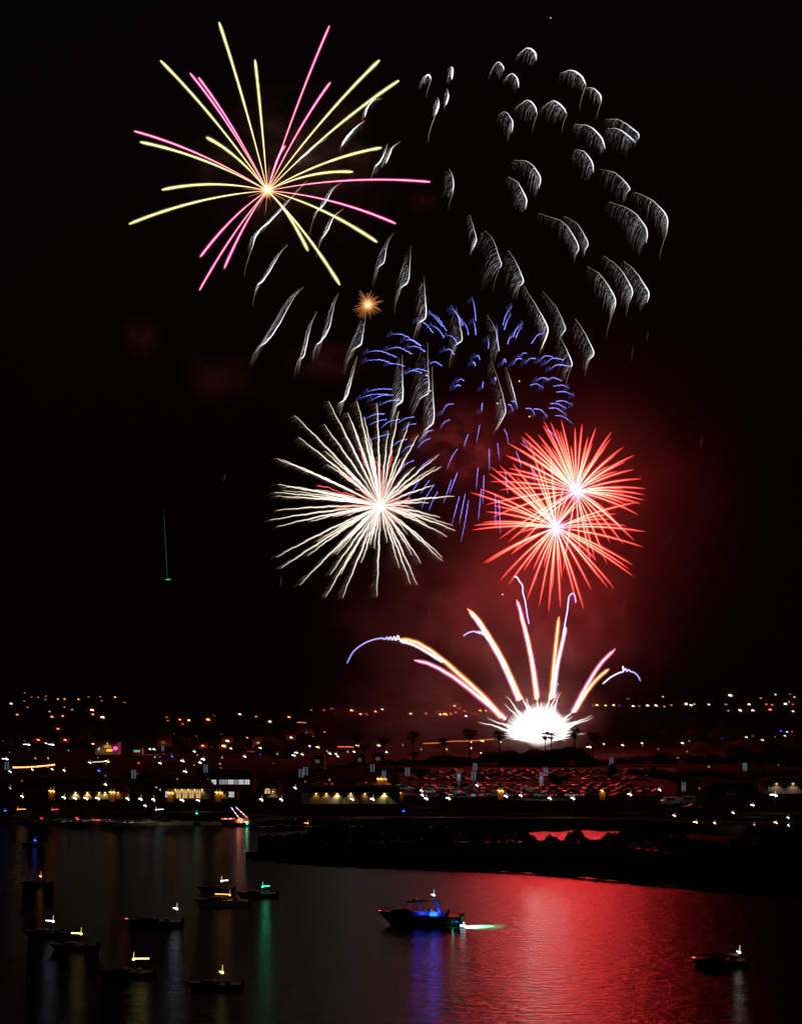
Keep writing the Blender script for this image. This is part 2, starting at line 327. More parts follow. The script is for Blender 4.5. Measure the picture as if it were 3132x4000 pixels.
# -- drooping white comets of the big shell at the upper right
A = crop((1500, 100), .7026); B_ = crop((400, 0), .8197); C_ = crop((900, 800), .5855); D_ = crop((1300, 1100), .644)
COM = [  # crop, edge points, feather length, brightness
(A,[(745,165),(795,124),(838,150),(845,192)],62,1.2),(A,[(590,270),(628,203),(660,225),(665,250)],78,1),(A,[(672,300),(708,267),(740,295),(748,345)],62,1),
(A,[(980,265),(1040,248),(1095,280),(1122,332)],70,1.25),(A,[(1115,347),(1160,348),(1200,385),(1206,425)],62,.9),(A,[(735,455),(795,415),(835,445),(851,492)],66,1),
(A,[(890,450),(940,418),(990,450),(1015,490)],78,1),(A,[(645,490),(675,480),(708,520),(715,552),(708,597)],82,.9),(A,[(1060,548),(1140,560),(1205,620),(1228,684)],74,.9),
(A,[(1230,522),(1300,522),(1370,565),(1414,604),(1412,632)],72,.8),(A,[(1240,572),(1300,575),(1360,615),(1396,650)],84,.95),(A,[(1060,690),(1110,700),(1155,760),(1163,818)],86,.85),
(A,[(720,748),(800,757),(850,810),(869,855),(858,906)],96,.8),(A,[(690,842),(740,870),(775,930),(791,970),(785,1020)],72,.85),(A,[(1200,800),(1275,815),(1335,865),(1365,905),(1355,922)],78,.75),
(A,[(360,795),(378,830),(386,880),(380,940)],70,.8),(A,[(475,1050),(490,1100),(512,1180),(508,1210),(490,1250)],56,.8),(A,[(560,1140),(605,1190),(640,1290),(652,1328),(640,1350)],94,.75),
(A,[(690,1250),(730,1310),(765,1390),(773,1425),(755,1448)],84,.75),(A,[(860,1045),(990,1090),(1050,1165),(1080,1230),(1070,1270)],92,.75),(A,[(1000,1060),(1070,1100),(1115,1170),(1133,1215),(1115,1252)],70,.7),
(A,[(1250,980),(1370,1025),(1440,1100),(1461,1150),(1455,1210)],96,.85),(A,[(1390,925),(1480,965),(1550,1030),(1574,1080),(1568,1160)],98,.85),(A,[(1130,1340),(1200,1385),(1260,1470),(1285,1530),(1275,1590)],90,.85),
(A,[(1220,1280),(1305,1345),(1360,1430),(1380,1480),(1368,1525)],84,.8),(A,[(1330,1310),(1390,1360),(1445,1440),(1471,1490),(1460,1540)],78,.8),
(A,[(222,325),(235,280),(250,275),(262,300)],72,1.1),(A,[(368,228),(380,240),(376,300)],60,1.5),(A,[(350,350),(357,390),(344,442)],50,1.3),(A,[(300,400),(303,440),(285,498)],48,1.5),
(B_,[(1330,470),(1292,478),(1262,515),(1250,560)],40,1.1),(B_,[(1250,575),(1210,605),(1165,655),(1140,695)],44,1.4),(B_,[(1080,655),(1020,690),(970,735),(945,752)],40,.8),(B_,[(1360,685),(1345,730),(1320,775),(1300,790)],46,1),
(B_,[(1420,675),(1385,700),(1365,745),(1350,780)],42,1),(B_,[(975,862),(895,950),(815,1040),(740,1110),(712,1190)],44,1.15),(B_,[(1140,870),(1100,900),(1060,970),(1020,1010)],44,1),(B_,[(1150,995),(1105,1030),(1075,1095),(1045,1140)],54,.9),
(C_,[(385,265),(335,320),(270,430),(215,510),(190,528)],64,.85),(C_,[(490,545),(420,625),(330,790),(255,900),(200,945)],84,1),(C_,[(575,715),(540,800),(515,900),(490,1010),(460,1025)],82,.8),(C_,[(720,590),(690,680),(660,820),(610,905),(580,930)],92,.95),
(C_,[(905,735),(893,800),(880,890),(868,935),(825,960)],80,.9),(C_,[(848,1010),(820,1120),(795,1220),(770,1290),(725,1325)],76,.85),(C_,[(1085,190),(1045,270),(1025,380),(990,410)],72,.85),(C_,[(1203,270),(1197,400),(1185,510),(1140,552)],82,.75),
(C_,[(1290,480),(1298,600),(1303,745),(1255,785)],84,.75),(C_,[(1505,690),(1530,800),(1544,900),(1500,935)],84,.7),(C_,[(1145,1000),(1148,1150),(1148,1300),(1110,1335)],80,.75),(C_,[(1315,920),(1318,1090),(1322,1245),(1280,1280)],78,.7),
(C_,[(1345,1080),(1350,1250),(1356,1440),(1300,1500)],86,.75),(D_,[(935,200),(985,290),(1005,400),(1008,422)],80,.65),(D_,[(1160,30),(1240,160),(1290,250),(1302,310),(1262,410)],96,.95),(D_,[(1270,60),(1350,150),(1400,255),(1408,292),(1385,325)],78,.75),
(D_,[(1470,225),(1520,300),(1570,400),(1580,440),(1555,475)],86,.8),(D_,[(1380,340),(1415,410),(1448,490),(1445,520)],70,.7),(D_,[(960,480),(1010,620),(1045,760),(1040,810),(990,900)],80,.75),(D_,[(1050,520),(1085,630),(1115,750)],42,.65)]
b2 = burst_thing('firework_burst', 1850, 760, 'wide scattered firework of drooping white feathery comets at the upper right')
for kf, ed, fl, br in COM:
    fl *= R.uniform(.7, 1.15) * (1.55 if kf in (B_, C_) else 1); br *= R.uniform(.68, 1.08)
    base = P(1850, 760, D0); dz = R.uniform(-45, 45)
    e2 = [Vector((*kf(*p), 0)) for p in ed]; n = 14; pts = cat_rom(e2, n)
    ln = sum((pts[i + 1] - pts[i]).length for i in range(n))
    ph = R.uniform(0, 6)
    def tow(v): return P(v.x, v.y, D0 + dz) - base
    mb = MB()
    g_ = [min(1, max(.0, (i / n - .05) / .5)) ** 1.5 * min(1, (1.04 - i / n) / .22) for i in range(n + 1)]
    mb.tube([tow(p + Vector((.7 * math.cos(i * 2.7 + ph), .8 * math.sin(i * 2.1 + ph), 0))) for i, p in enumerate(pts)], [(.8 + 2.3 * h * br) * PX for h in g_], [lerp(mul((.5, .36, .22), br * R.uniform(.3, 1)), mul((1.45, 1.45, 1.55), br), h) for h in g_], 5, cap=False)
    m = max(12, int(ln / 4.0)); bnd = R.uniform(.36, .72); gap = [R.random() for _ in range(8)]
    for i in range(m):
        t = (i + .8 * R.random()) / m * n; j = min(n - 1, int(t)); p = pts[j].lerp(pts[j + 1], t - j); u = t / n
        L_ = fl * (.30 + .8 * math.sin(math.pi * (.10 + .82 * u))) * R.uniform(.6, 1.15)
        p = p + Vector((-R.uniform(0, 3), R.uniform(-1, 2), 0))
        bend = bnd
        q, cc, rr = [], [], []
        dr = R.choice((.2, .4, .7, 1.1)) * (.45 + .75 * gap[int(u * 7.99)]); warm = R.random(); top = max(0, 1 - u / .5); st = R.uniform(0, .35) * top
        for k in range(11):
            s = st + (1 - st) * k / 10
            y = (.16 * s + .74 * s * s) * L_; x = -(bend * s - .14 * s * s) * L_
            w = 2.2 * math.sin(15 * s + ph) * min(1, s * 3)
            q.append(tow(p + Vector((x + .4 * w + R.uniform(-.5, .5), y + w, 0))))
            band = .30 + .70 * (math.sin(s * 19 + ph + 4 * u) * .5 + .5)
            f = br * dr * max(0, 1 - s) ** 1.1 * band * (.25 + .75 * min(1, u / .45)) * min(1, (1.1 - u) / .3) * (R.choice((0, .4, 1, 1.3)) if R.random() < .5 + .4 * top else 1)
            cc.append(mul(lerp((.80, .86, 1.02), (.72, .48, .26), min(1, max(s * .7, top * .9 * (.5 + .5 * warm)))), f * 1.15)); rr.append(1.15 * PX)
        mb.tube(q, rr, cc, 3, cap=False)
    # the long thread a comet drops under itself
    if R.random() < .45:
        p = pts[-1]; l = R.uniform(50, 110)
        q = [p + Vector((-l * .16 * s - l * .12 * math.sin(2 * s), l * s, 0)) for s in (0, .25, .5, .75, 1)]
        mb.tube([tow(v) for v in q], [1.3 * PX] * 5, [mul((.4, .32, .22), (1 - .9 * s) * br) for s in (0, .25, .5, .75, 1)], 3, cap=False)
    mb.build('comet', SPARK, b2, smooth=True, glow=True)
# -- little orange burst
b3 = burst_thing('firework_burst', 1437, 1190, 'small orange firework just opening below the yellow and pink one')
core(b3, 9, (3, 2, 1), 22, (.55, .18, .05))
for i in range(70):
    a = i * 2.39996; l = R.uniform(24, 66)
    burst_trail(b3, 1437, 1190, 1437 + l * math.cos(a), 1190 + l * math.sin(a), 4, 78, lambda t: mul((.75, .28, .09), (.75 - .5 * t) * min(1, .3 + 2 * t)), grow(1.7, 1.2), 'trail', None, 5, mat=SPARK)
lamp(b3, (0, 0, 0), (1, .5, .2), 2.5e3, 6)
# -- ring of blue stars
BL = """590,190,640,225,690,300;595,195,630,230,668,275;515,235,560,255,610,312;600,265,640,290,675,340;725,160,760,210,775,265;735,180,775,230,790,270;790,240,812,280,823,325;850,110,860,170,867,240;855,240,862,280,867,322;1085,150,1050,200,1032,262;1078,200,1055,240,1040,290;1150,255,1110,290,1095,335;1145,275,1125,300,1108,345;1095,325,1070,345,1060,378;1285,312,1240,325,1205,375;997,280,995,330,990,368;943,350,944,380,943,405;360,318,430,325,538,393;440,350,490,360,530,385;460,395,510,395,560,425;335,408,400,400,478,437;215,425,290,422,385,457;205,478,290,475,365,500;340,498,390,500,437,515;470,540,520,530,578,545;440,555,490,540,540,555;590,495,620,487,662,510;690,325,725,335,760,380;680,415,710,412,737,443;865,455,880,450,892,473;850,495,857,490,864,512;1030,500,1040,470,1050,490;1095,498,1115,470,1150,468;1130,460,1155,435,1175,435;1170,490,1195,467,1230,467;1250,482,1285,452,1330,455;1290,495,1335,465,1400,475;1318,530,1360,505,1430,512;1238,597,1270,583,1310,595;1300,597,1335,583,1385,600;1275,645,1235,620,1195,630;1430,645,1390,628,1335,635;1460,690,1405,668,1355,670;1455,750,1400,724,1352,727;1412,770,1365,742,1320,740;1415,810,1360,770,1310,768;1455,865,1400,820,1347,812;1225,808,1200,772,1166,770;1300,820,1260,778,1215,772;1092,785,1080,752,1060,745;1120,765,1105,728,1082,727;755,605,775,592,795,600;740,640,755,628,775,632;908,645,909,628,910,610;988,598,986,589,985,580;903,785,904,760,905,738;660,800,690,750,733,742;650,890,680,850,710,838;870,980,880,925,890,870;793,1005,806,965,820,925;690,1140,725,1060,755,1015;1063,985,1055,930,1037,893;948,1150,948,1080,947,1012;1008,1080,1004,1030,998,980;868,1260,874,1190,880,1130;908,1350,913,1260,915,1175;705,1290,730,1225,755,1160;670,1345,695,1275,718,1205;720,1475,744,1388,767,1300;765,1470,784,1378,802,1287;775,1580,802,1455,822,1327;880,1450,890,1355,900,1260;985,1490,986,1390,985,1290;1015,1530,1012,1425,1005,1320;1060,1290,1054,1225,1045,1160;215,665,280,652,358,652;170,705,240,685,330,683;240,715,300,690,365,688;290,745,350,722,420,720;200,830,260,805,315,802;220,870,275,845,330,835;290,890,340,850,405,835;390,860,440,830,495,820;420,905,460,870,507,862;520,970,560,920,605,900;510,1010,550,970,590,950;220,965,280,940,350,925;360,1000,400,970,450,955;415,1040,450,1005,495,990;400,1165,440,1110,490,1085;500,1180,540,1120,590,1080;445,1330,490,1260,525,1205;530,1290,560,1240,587,1203;535,1380,570,1300,615,1230;580,1395,605,1330,635,1275;1365,965,1330,920,1295,900;1195,1030,1175,990,1150,965;1140,1130,1130,1080,1110,1030;1225,1230,1215,1170,1200,1120"""
b4 = burst_thing('firework_burst', 1880, 1560, 'ring of short blue star streaks in the middle of the sky')
for seg in BL.split(';'):
    v = [float(x) for x in seg.split(',')]; p = [D_(v[i], v[i + 1]) for i in (0, 2, 4)]
    dz = depth_for(p[0][0] - 1880, p[0][1] - 1560, 420) * R.choice((-1, 1)) * PX; ph = R.uniform(0, 6)
    low = p[0][1] > 1640; n = 16; pts = cat_rom([Vector((x, y, 0)) for x, y in p], n)
    b0 = P(1880, 1560, D0)
    q = [P(a.x + 1.5 * math.sin(i * 2.6 + ph), a.y + 1.5 * math.cos(i * 2.2 + ph), D0 + dz) - b0 for i, a in enumerate(pts)]
    cc = [mul((.42, .46, 1.9), (.10 + .80 * (i / n) ** .6) * (.8 if low else 1)) for i in range(n + 1)]
    mb = MB(); mb.tube(q, [(1.2 + .7 * math.sin(math.pi * min(1, .15 + .75 * i / n))) * PX for i in range(n + 1)], [mul(c_, R.uniform(.55, 1.35)) for c_ in cc], 5, cap=False)
    if not low:                             # camera-shake squiggle at the outer end, built into the star
        e = pts[0]; z = [e + Vector((-6 * i * .55, (-14 if i % 2 else 5) + i * 1.5, 0)) for i in range(7)]
        mb.tube([P(a.x, a.y, D0 + dz) - b0 for a in z], [1.3 * PX] * 7, [mul((.2, .22, .9), .55 - .06 * i) for i in range(7)], 3, cap=False)
    mb.build('star_trail', SPARK, b4, smooth=True, glow=True)
lamp(b4, (0, 0, 0), (.3, .3, 1), 3e3, 30)
# -- white burst with red inner stars
c = crop((1050, 1550), .4391); cx, cyy = c(995, 972)
WT = "230,165;265,360;530,40;490,245;705,140;785,35;850,180;963,55;1155,130;1250,225;1330,340;1515,515;1535,620;1465,790;1650,885;1425,945;1525,1075;1660,1190;1590,1245;1545,1465;1355,1480;1320,1675;1260,1665;1160,1525;1275,1410;960,1780;935,1350;825,1480;655,1790;505,1785;545,1585;640,1580;275,1675;110,1525;345,1415;70,1425;375,1110;80,1155;10,1098;70,1010;50,850;85,780;75,550;500,905;520,600;500,485;580,1390;700,1060;1545,1430;1250,680;1300,620;1170,550;120,560;160,800;740,220;430,1290;1400,1130;900,360;1060,300;690,1250;1050,1300"
RD = "800,450;965,575;1105,475;1220,550;430,785;770,815;680,935;570,1070;1330,740;1265,905;1240,970;1135,1125;640,655;600,990;1290,1065;900,1020;1000,640;1180,1010"
b5 = burst_thing('firework_burst', cx, cyy, 'round white firework of shaggy rays left of the two red ones')
core(b5, 22, (.9, .82, .72), 80, (.22, .10, .08))
taper = lambda a, b: (lambda t: a + (b - a) * t)
RW = random.Random(3)
WL = [(*[float(k) for k in w.split(',')], 1.15) for w in WT.split(';')]
for i in range(26):
    x, y, k = RW.choice(WL[:60]); f = RW.uniform(.5, .95); WL.append((995 + (x - 995) * f + RW.uniform(-45, 45), 972 + (y - 972) * f + RW.uniform(-45, 45), .7))
for x, y, k_ in WL:
    ex, ey = c(x, y)
    burst_trail(b5, cx, cyy, ex, ey, 26, 430, lambda t: mul(lerp((1.35, 1.2, 1.03), (.75, .64, .46), max(0, t - .25) ** 1.6 * 1.5), .16 + .84 * min(1, 2.1 * t) ** 1.2), lambda t: (1.5 + 3.0 * math.sin(math.pi * min(1, .18 + .82 * t))) * k_, 'trail', None, 34, flutter=1.9, fringe=(38, (.52, .42, .32)))
for w in RD.split(';'):
    x, y = [float(k) for k in w.split(',')]; ex, ey = c(x, y)
    burst_trail(b5, cx, cyy, ex, ey, 14, 260, lambda t: lerp((.9, .4, .3), (1.8, .14, .12), min(1, t * 1.6)), taper(2.4, 2.6), 'trail', 'short red trail', 26, flutter=4.5)
lamp(b5, (0, 0, 0), (1, .6, .45), 6e2, 14)
# -- the two red bursts
c = crop((1800, 1600), .4684)
RA = "690,95;680,125;745,105;835,85;950,150;1010,115;1125,150;1255,185;1250,240;1060,225;1355,312;1445,380;1440,500;1505,578;1535,660;1530,712;1530,758;1475,877;1500,790;1385,797;1370,435;1300,515;1285,380;1205,315;1095,280;1050,315;915,300;825,175;795,160;640,205;530,190;500,225;490,275;390,280;475,325;585,290;670,285;750,315;370,380;400,400;290,515;395,490;240,600;320,670;205,795;265,895;320,1080;420,1205;390,1110;500,1025;1350,1000;1370,1025;1355,1125;1445,1095;1245,1115;1215,1290;1115,1250;1080,1285;990,1225;850,1360;840,610;1360,700;1355,665;1260,895;1400,770;1235,470;1080,440;995,490;560,330;610,410"
RB = "75,690;160,660;230,530;245,475;320,465;430,450;330,590;205,852;180,940;105,965;90,1005;185,1280;205,1285;325,1425;395,1460;415,1210;520,1350;600,1340;550,1590;650,1645;730,1690;760,1500;830,1655;840,1410;690,1320;895,1370;1025,1670;960,1605;1085,1505;1220,1485;1275,1490;1145,1400;1440,1395;1435,1300;1400,1330;1525,1150;1540,1020;1385,970;1240,915;1485,770;1300,870;1110,620;980,770;1005,780;780,620;745,815;620,700;690,650;640,840;550,820;500,640;870,570;490,1030;500,985;580,450;660,420;740,300;560,250;460,560;270,800;600,1180;1130,1260;930,640;1060,560"
for nm, (x0, y0), lst, lab in (('A', (958, 685), RA, 'red firework burst, the upper right of the overlapping red pair'), ('B', (790, 985), RB, 'red firework burst, the lower left of the overlapping red pair')):
    cx, cyy = c(x0, y0); dd = D0 if nm == 'A' else D0 - 25
    b = burst_thing('firework_burst', cx, cyy, lab, d=dd)
    core(b, 11, (2.2, 1.8, 2.1), 38, (.5, .18, .3))
    for w in lst.split(';'):
        x, y = [float(k) for k in w.split(',')]; ex, ey = c(x, y)
        cf = lambda t: lerp(lerp((.5, .42, .6), (2.2, 1.45, .95), min(1, t * 3.2)), (1.4, .12, .11), max(0, (t - .3) / .7))
        burst_trail(b, cx, cyy, ex, ey, 44, 400, cf, lambda t: (.7 + 1.8 * math.sin(math.pi * min(1, t * .95 + .05)) ** .8) * (1 if t < .9 else 1 - (t - .9) * 6), 'trail', None, 18, halo=(4.2, (.85, .018, .018)), d=dd)
    for i in range(14):
        a = i * 2.39996; l = R.uniform(50, 120)
        burst_trail(b, cx, cyy, cx + l * math.cos(a), cyy + l * math.sin(a), 3, 130, lambda t: mul((.8, .75, 1.5), 1 - .8 * t), grow(2.6, 1.2), 'pistil_spark', None, 5)
    lamp(b, (0, 0, 0), (1, .025, .03), 7e5, 43)
# -- the white mine on the ground
bx, by = 2103, 2905
b8 = thing('ground_firework', 'dazzling white firework fountain erupting from the ground behind the dark treetops', 'firework', P(bx, by, D0), group='fireworks in the night sky')
mb = MB()
for x, y, rx, ry in ((2055, 2838, 80, 66), (2183, 2836, 46, 50), (2112, 2794, 74, 54), (2105, 2872, 64, 50), (2108, 2836, 96, 78)):
    mb.sphere(((x - bx) * PX, R.uniform(-6, 6), -(y - by) * PX), (rx * PX, 9, ry * PX), (.42, .37, .36), 24, 16)
fb = mb.build('fireball', BALL, b8, smooth=True, glow=True)
for i in range(97):
    a = -math.pi * (.07 + .86 * (i + R.random()) / 97); l = R.choice((R.uniform(105, 170), R.uniform(150, 238))) * (1 + .10 * math.sin(a * 9 + 1))
    if a < -2.75 or a > -.4: l *= .9
    ox = R.uniform(-40, 70)
    burst_trail(b8, bx + ox * .5, by - 25, bx + ox * .5 + l * math.cos(a), by - 25 + l * math.sin(a) * .92 + 10, 30, 250, lambda t: mul((1.05, .95, .9), min(1, max(0, t - .2) * 2.5) * (1.1 - .9 * t ** 3)), lambda t: 7.5 * (1 - t) ** 1.1 + 2.1, 'spark', None, 14, flutter=3.0, t0=.2, mat=SPARK)
lamp(b8, (0, 0, 9), (1, .60, .50), 5.5e3, 13)
# -- comets shot out of the mine, and the whistling squiggles
c = crop((1300, 2200), .7611); OR = (2.6, .95, .22); PKC = (2.4, 1.0, 1.25); WH = (2.6, 1.9, 1.9)
def streaker(name, label, cat, parts):
    x0, y0 = c(*parts[0][1][0]); root = thing(name, label, cat, P(x0, y0, D0), group='fireworks in the night sky'); dz = R.uniform(-10, 10)
    for pn, pts, r0, r1, c0, c1, fl in parts:
        n = 26; q = cat_rom([Vector((*c(*p), 0)) for p in pts], n); ph = R.uniform(0, 6)
        q = [Vector(((a.x - x0 + fl * math.sin(i * 1.9 + ph)) * PX, dz, -(a.y - y0 + fl * math.cos(i * 1.6 + ph)) * PX)) for i, a in enumerate(q)]
        ed_ = lambda i: 1 if i < n - 1 else .6 if i < n else .25
        mb = MB(); mb.tube(q, [(r0 + (r1 - r0) * i / n) * .46 * PX * ed_(i) for i in range(n + 1)], [lerp(lerp(c0, (2, 1.7, 1.6), .4), lerp(c1, (1.6, 1.4, 1.3), .45), (i / n) ** 1.3) for i in range(n + 1)], 6, cap=False)
        hc = (c1[0] * .62, c1[1] * .5, c1[2] * .6)
        mb.tube(q, [(r0 + (r1 - r0) * i / n) * 1.2 * PX * ed_(i) for i in range(n + 1)], [hc] * (n + 1), 6, cap=False)
        mb.build(pn, FIRE, root, smooth=True, glow=True)
GRP = [('two bright comet trails bending far out to the left, orange over white', [('orange_streak', [(860,790),(780,695),(650,575),(540,480),(450,420),(390,398),(330,393)], 15, 10, (3, 1.9, 1.2), (2.2, .75, .12), .6), ('white_streak', [(560,508),(450,440),(395,415),(340,402)], 8, 8, WH, (1.6, 1.3, 1.7), .8)]),
 ('pink comet trail bending out to the left below the orange one', [('streak', [(880,800),(760,700),(620,590),(500,522),(415,500)], 15, 9, (3, 2, 1.8), (2.0, .45, .75), .5)]),
 ('tall pink and orange comet trail leaning left, third from the left', [('orange_streak', [(968,700),(935,620),(875,490),(805,370),(745,280),(690,228)], 14, 9, (3, 1.8, 1), (2.0, .7, .12), .6), ('pink_streak', [(958,705),(922,620),(862,490),(792,370),(740,290),(702,248)], 14, 10, WH, (2.2, 1.1, 1.2), .5)]),
 ('tallest pink comet trail rising almost straight up from the ground blast', [('pink_streak', [(1045,690),(1022,530),(988,380),(958,250),(938,190)], 14, 9, (3, 1.9, 1.9), (2.0, .5, .8), .4), ('orange_streak', [(1040,700),(1010,470),(985,350),(955,262)], 13, 9, OR, (2.0, .75, .15), .5)]),
 ('straight orange comet trail just right of the upright pink one', [('streak', [(1126,700),(1142,520),(1157,370),(1168,268)], 14, 10, (3, 1.6, .9), (2.0, .65, .08), .4)]),
 ('pink-white comet trail leaning slightly right beside the straight orange one', [('streak', [(1132,690),(1150,540),(1178,410),(1198,325)], 13, 9, WH, (1.7, 1.2, 1.6), .5)]),
 ('pink comet trail bending out to the right', [('streak', [(1230,765),(1295,640),(1370,520),(1448,440)], 14, 9, WH, (2.0, .45, .7), .4)]),
 ('orange comet trail bending out to the right below the pink one', [('streak', [(1235,760),(1308,645),(1360,585),(1412,542)], 13, 9, (3, 1.5, .7), (2.0, .65, .1), .5)])]
for lab, parts in GRP: streaker('firework_comet', lab, 'firework', parts)
LV = (.75, .7, 2.0); LW = (1.7, 1.6, 2.4)
SQ = [('long violet squiggle arching down at the far left end of the orange comet trail', [(72,515),(105,455),(160,412),(215,391),(250,386),(268,391),(276,380),(286,394),(294,378),(304,396),(314,376),(322,398),(332,371),(340,392)], (.4, .38, 1.3), LW),
 ('small violet squiggle beside the third comet trail from the left', [(668,374),(695,357),(725,350),(740,358),(745,348),(754,364),(760,350),(769,370),(776,352),(784,378),(800,398)], LV, LW),
 ('violet squiggle above the upright pink comet trail', [(930,68),(944,72),(956,92),(972,115),(974,150),(985,190),(992,235),(998,275),(1006,312)], LW, (.9, .85, 2)),
 ('hooked violet squiggle above the straight orange comet trail', [(1246,205),(1240,168),(1228,155),(1212,172),(1207,200),(1203,240),(1194,290),(1186,335),(1181,368)], LV, LW),
 ('violet squiggle with a zigzag top at the far right of the comet trails', [(1383,620),(1425,585),(1470,562),(1488,556),(1486,528),(1492,552),(1500,540),(1507,556),(1516,546),(1525,556),(1545,562),(1565,582),(1576,606)], LW, (.5, .5, 1.5))]
for lab, pts, c0, c1 in SQ:
    x0, y0 = c(*pts[0]); q = cat_rom([Vector((*c(*p), 0)) for p in pts], len(pts) * 4); n = len(q) - 1
    mb = MB(); mb.tube([Vector(((a.x - x0) * PX, 0, -(a.y - y0) * PX)) for a in q], [4.2 * PX] * (n + 1), [lerp(c0, c1, i / n) for i in range(n + 1)], 5)
    o = mb.build('whistling_firework', FIRE, smooth=True, glow=True); o.location = P(x0, y0, D0 - 5); tag(o, lab, 'firework', 'fireworks in the night sky')
# -- drone over the left shore, its long-exposure light streak built as glowing tubes
gr = thing('drone_streak', 'tiny green drone light with its thin faint vertical streak, alone in the dark sky at left', 'flare', P(658, 2264, 700))
mb = MB(); k = 700 / F; mb.tube([(-14*k,0,0),(-4*k,0,0),(6*k,0,2*k),(10*k,0,-2*k)], [1.5*k,2.6*k,2.6*k,1.5*k], [(.02,.2,.05),(.06,.6,.15),(.06,.6,.15),(.02,.2,.05)], 5); mb.build('drone_light', SPARK, gr, smooth=True, glow=True)
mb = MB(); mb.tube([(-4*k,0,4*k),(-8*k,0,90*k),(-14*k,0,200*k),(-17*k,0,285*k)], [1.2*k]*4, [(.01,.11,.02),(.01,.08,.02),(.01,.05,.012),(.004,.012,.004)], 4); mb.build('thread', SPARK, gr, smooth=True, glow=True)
# -- loose glowing sparks
for px, py, cc, lab in ((1667,1467,(1.6,1.2,.5),'left'),(1680,1527,(1.2,.8,.3),'second from the left'),(1942,1576,(1.4,1.1,.5),'in the middle'),(2028,1489,(1.4,1.1,.5),'second from the right'),(2067,1627,(1.4,1.1,.5),'right'),(1962,2322,(1.5,1.5,1.3),'above the comet trails'),(2150,70,(.5,.55,.7),'at the very top of the sky'),(2178,2673,(.8,.8,.9),'right above the ground blast')):
    mb = MB(); mb.sphere((0, 0, 0), 3.2 * PX, cc, 8, 6); o = mb.build('ember', SPARK, smooth=True, glow=True); o.location = P(px, py, D0)
    tag(o, 'single glowing ember among the blue stars, the one ' + lab if py < 1700 and py > 100 else 'single glowing ember ' + lab, 'ember')
for i, (px, py, l) in enumerate(((2470,1350,60),(2530,1290,40),(2390,2280,40),(2440,2340,50),(2350,2405,45),(1680,2350,70),(1725,2300,40),(2740,1700,50),(2620,2080,40),(1100,2250,40),(880,1850,30))):
    mb = MB(); mb.tube([(0, 0, 0), (-2 * PX, 0, -l * .5 * PX), (-5 * PX, 0, -l * PX)], [1.3 * PX] * 3, [(.02, .01, .01), (.10, .05, .045), (.03, .015, .012)], 3, cap=False)
    o = mb.build('falling_spark', SPARK, smooth=True, glow=True); o.location = P(px, py, D0)
    tag(o, 'faint thin falling spark against the dark red glow', 'spark', 'faint falling sparks')
# ------------------------------------------------------------------ smoke and hazy night air
mb = MB(); mb.box(-5200, 5200, -60, 9800, -140, 620)
hm = bpy.data.materials.new('night_haze'); hm.use_nodes = True; n = hm.node_tree; n.nodes.clear()
o = n.nodes.new('ShaderNodeOutputMaterial'); v = n.nodes.new('ShaderNodeVolumePrincipled'); v.inputs['Color'].default_value = (.9, .9, .92, 1); v.inputs['Density'].default_value = .000009
n.links.new(v.outputs[0], o.inputs['Volume']); tag(mb.build('haze', hm), None, kind='stuff')
def smoke(px, py, d, rx, ry, rz, mat, label, rot=0):
    k = d / F; mb = MB(); mb.sphere((0, 0, 0), 1.0, (0, 0, 0), 16, 10)
    o = mb.build('smoke', mat); o.location = P(px, py, d); o.scale = (rx * k, rz, ry * k); o.rotation_euler = (0, math.radians(rot), 0)
    return tag(o, label, 'smoke', 'drifting smoke clouds', 'stuff')
SG = (.75, .72, .72)
smoke(2230, 2020, 915, 900, 900, 110, smokemat('smoke_veil', .0016, SG, 2.6, .28, .75, fall=1.7), 'thin red lit veil of smoke round the two red bursts')
smoke(1960, 2480, 930, 830, 520, 34, smokemat('smoke_bank', .017, SG, 4.6, .44, .70, stretch=(1, 1, .6), seed=4), 'broad dull red bank of smoke behind the comet trails')
smoke(1790, 1730, 925, 300, 230, 16, smokemat('smoke_wisp', .030, SG, 3.6, .50, .72, seed=9), 'torn red wisps of smoke between the white and red bursts')
smoke(1360, 470, 930, 130, 70, 16, smokemat('smoke_puff_a', .012, SG, 2.2, .42, .75, seed=2), 'small pinkish puff of smoke behind the upper right yellow rays')
smoke(1655, 785, 930, 85, 60, 12, smokemat('smoke_puff_b', .013, SG, 2.4, .42, .75, seed=3), 'small pink puff of smoke past the end of the long pink ray')
smoke(1130, 640, 950, 520, 420, 18, smokemat('smoke_film', .034, SG, 4.0, .50, .74, seed=12), 'faint grey film of smoke round the yellow and pink burst')
smoke(545, 1315, 920, 110, 120, 16, smokemat('smoke_puff_c', .011, SG, 1.5, .35, .7, seed=5), 'dim brownish puff of smoke standing alone at the far left')
smoke(860, 1470, 920, 210, 150, 22, smokemat('smoke_puff_d', .006, SG, 1.8, .38, .75, seed=6), 'dim wide brownish smoke below the lone puff at the left')
smoke(1280, 1410, 920, 230, 110, 22, smokemat('smoke_puff_e', .006, SG, 2.2, .40, .75, seed=8), 'dim brownish smoke left of the small orange burst')
smoke(1720, 2800, 950, 620, 250, 40, smokemat('smoke_low', .0105, SG, 3.2, .36, .72, seed=15, stretch=(1, 1, 1.4)), 'low pinkish smoke hanging behind the row of fan palms')
smoke(2110, 2800, 925, 330, 230, 18, smokemat('smoke_glare', .075, SG, 3.2, .34, .72, seed=17, fall=1.4), 'thick glaring smoke billowing round the white ground blast')
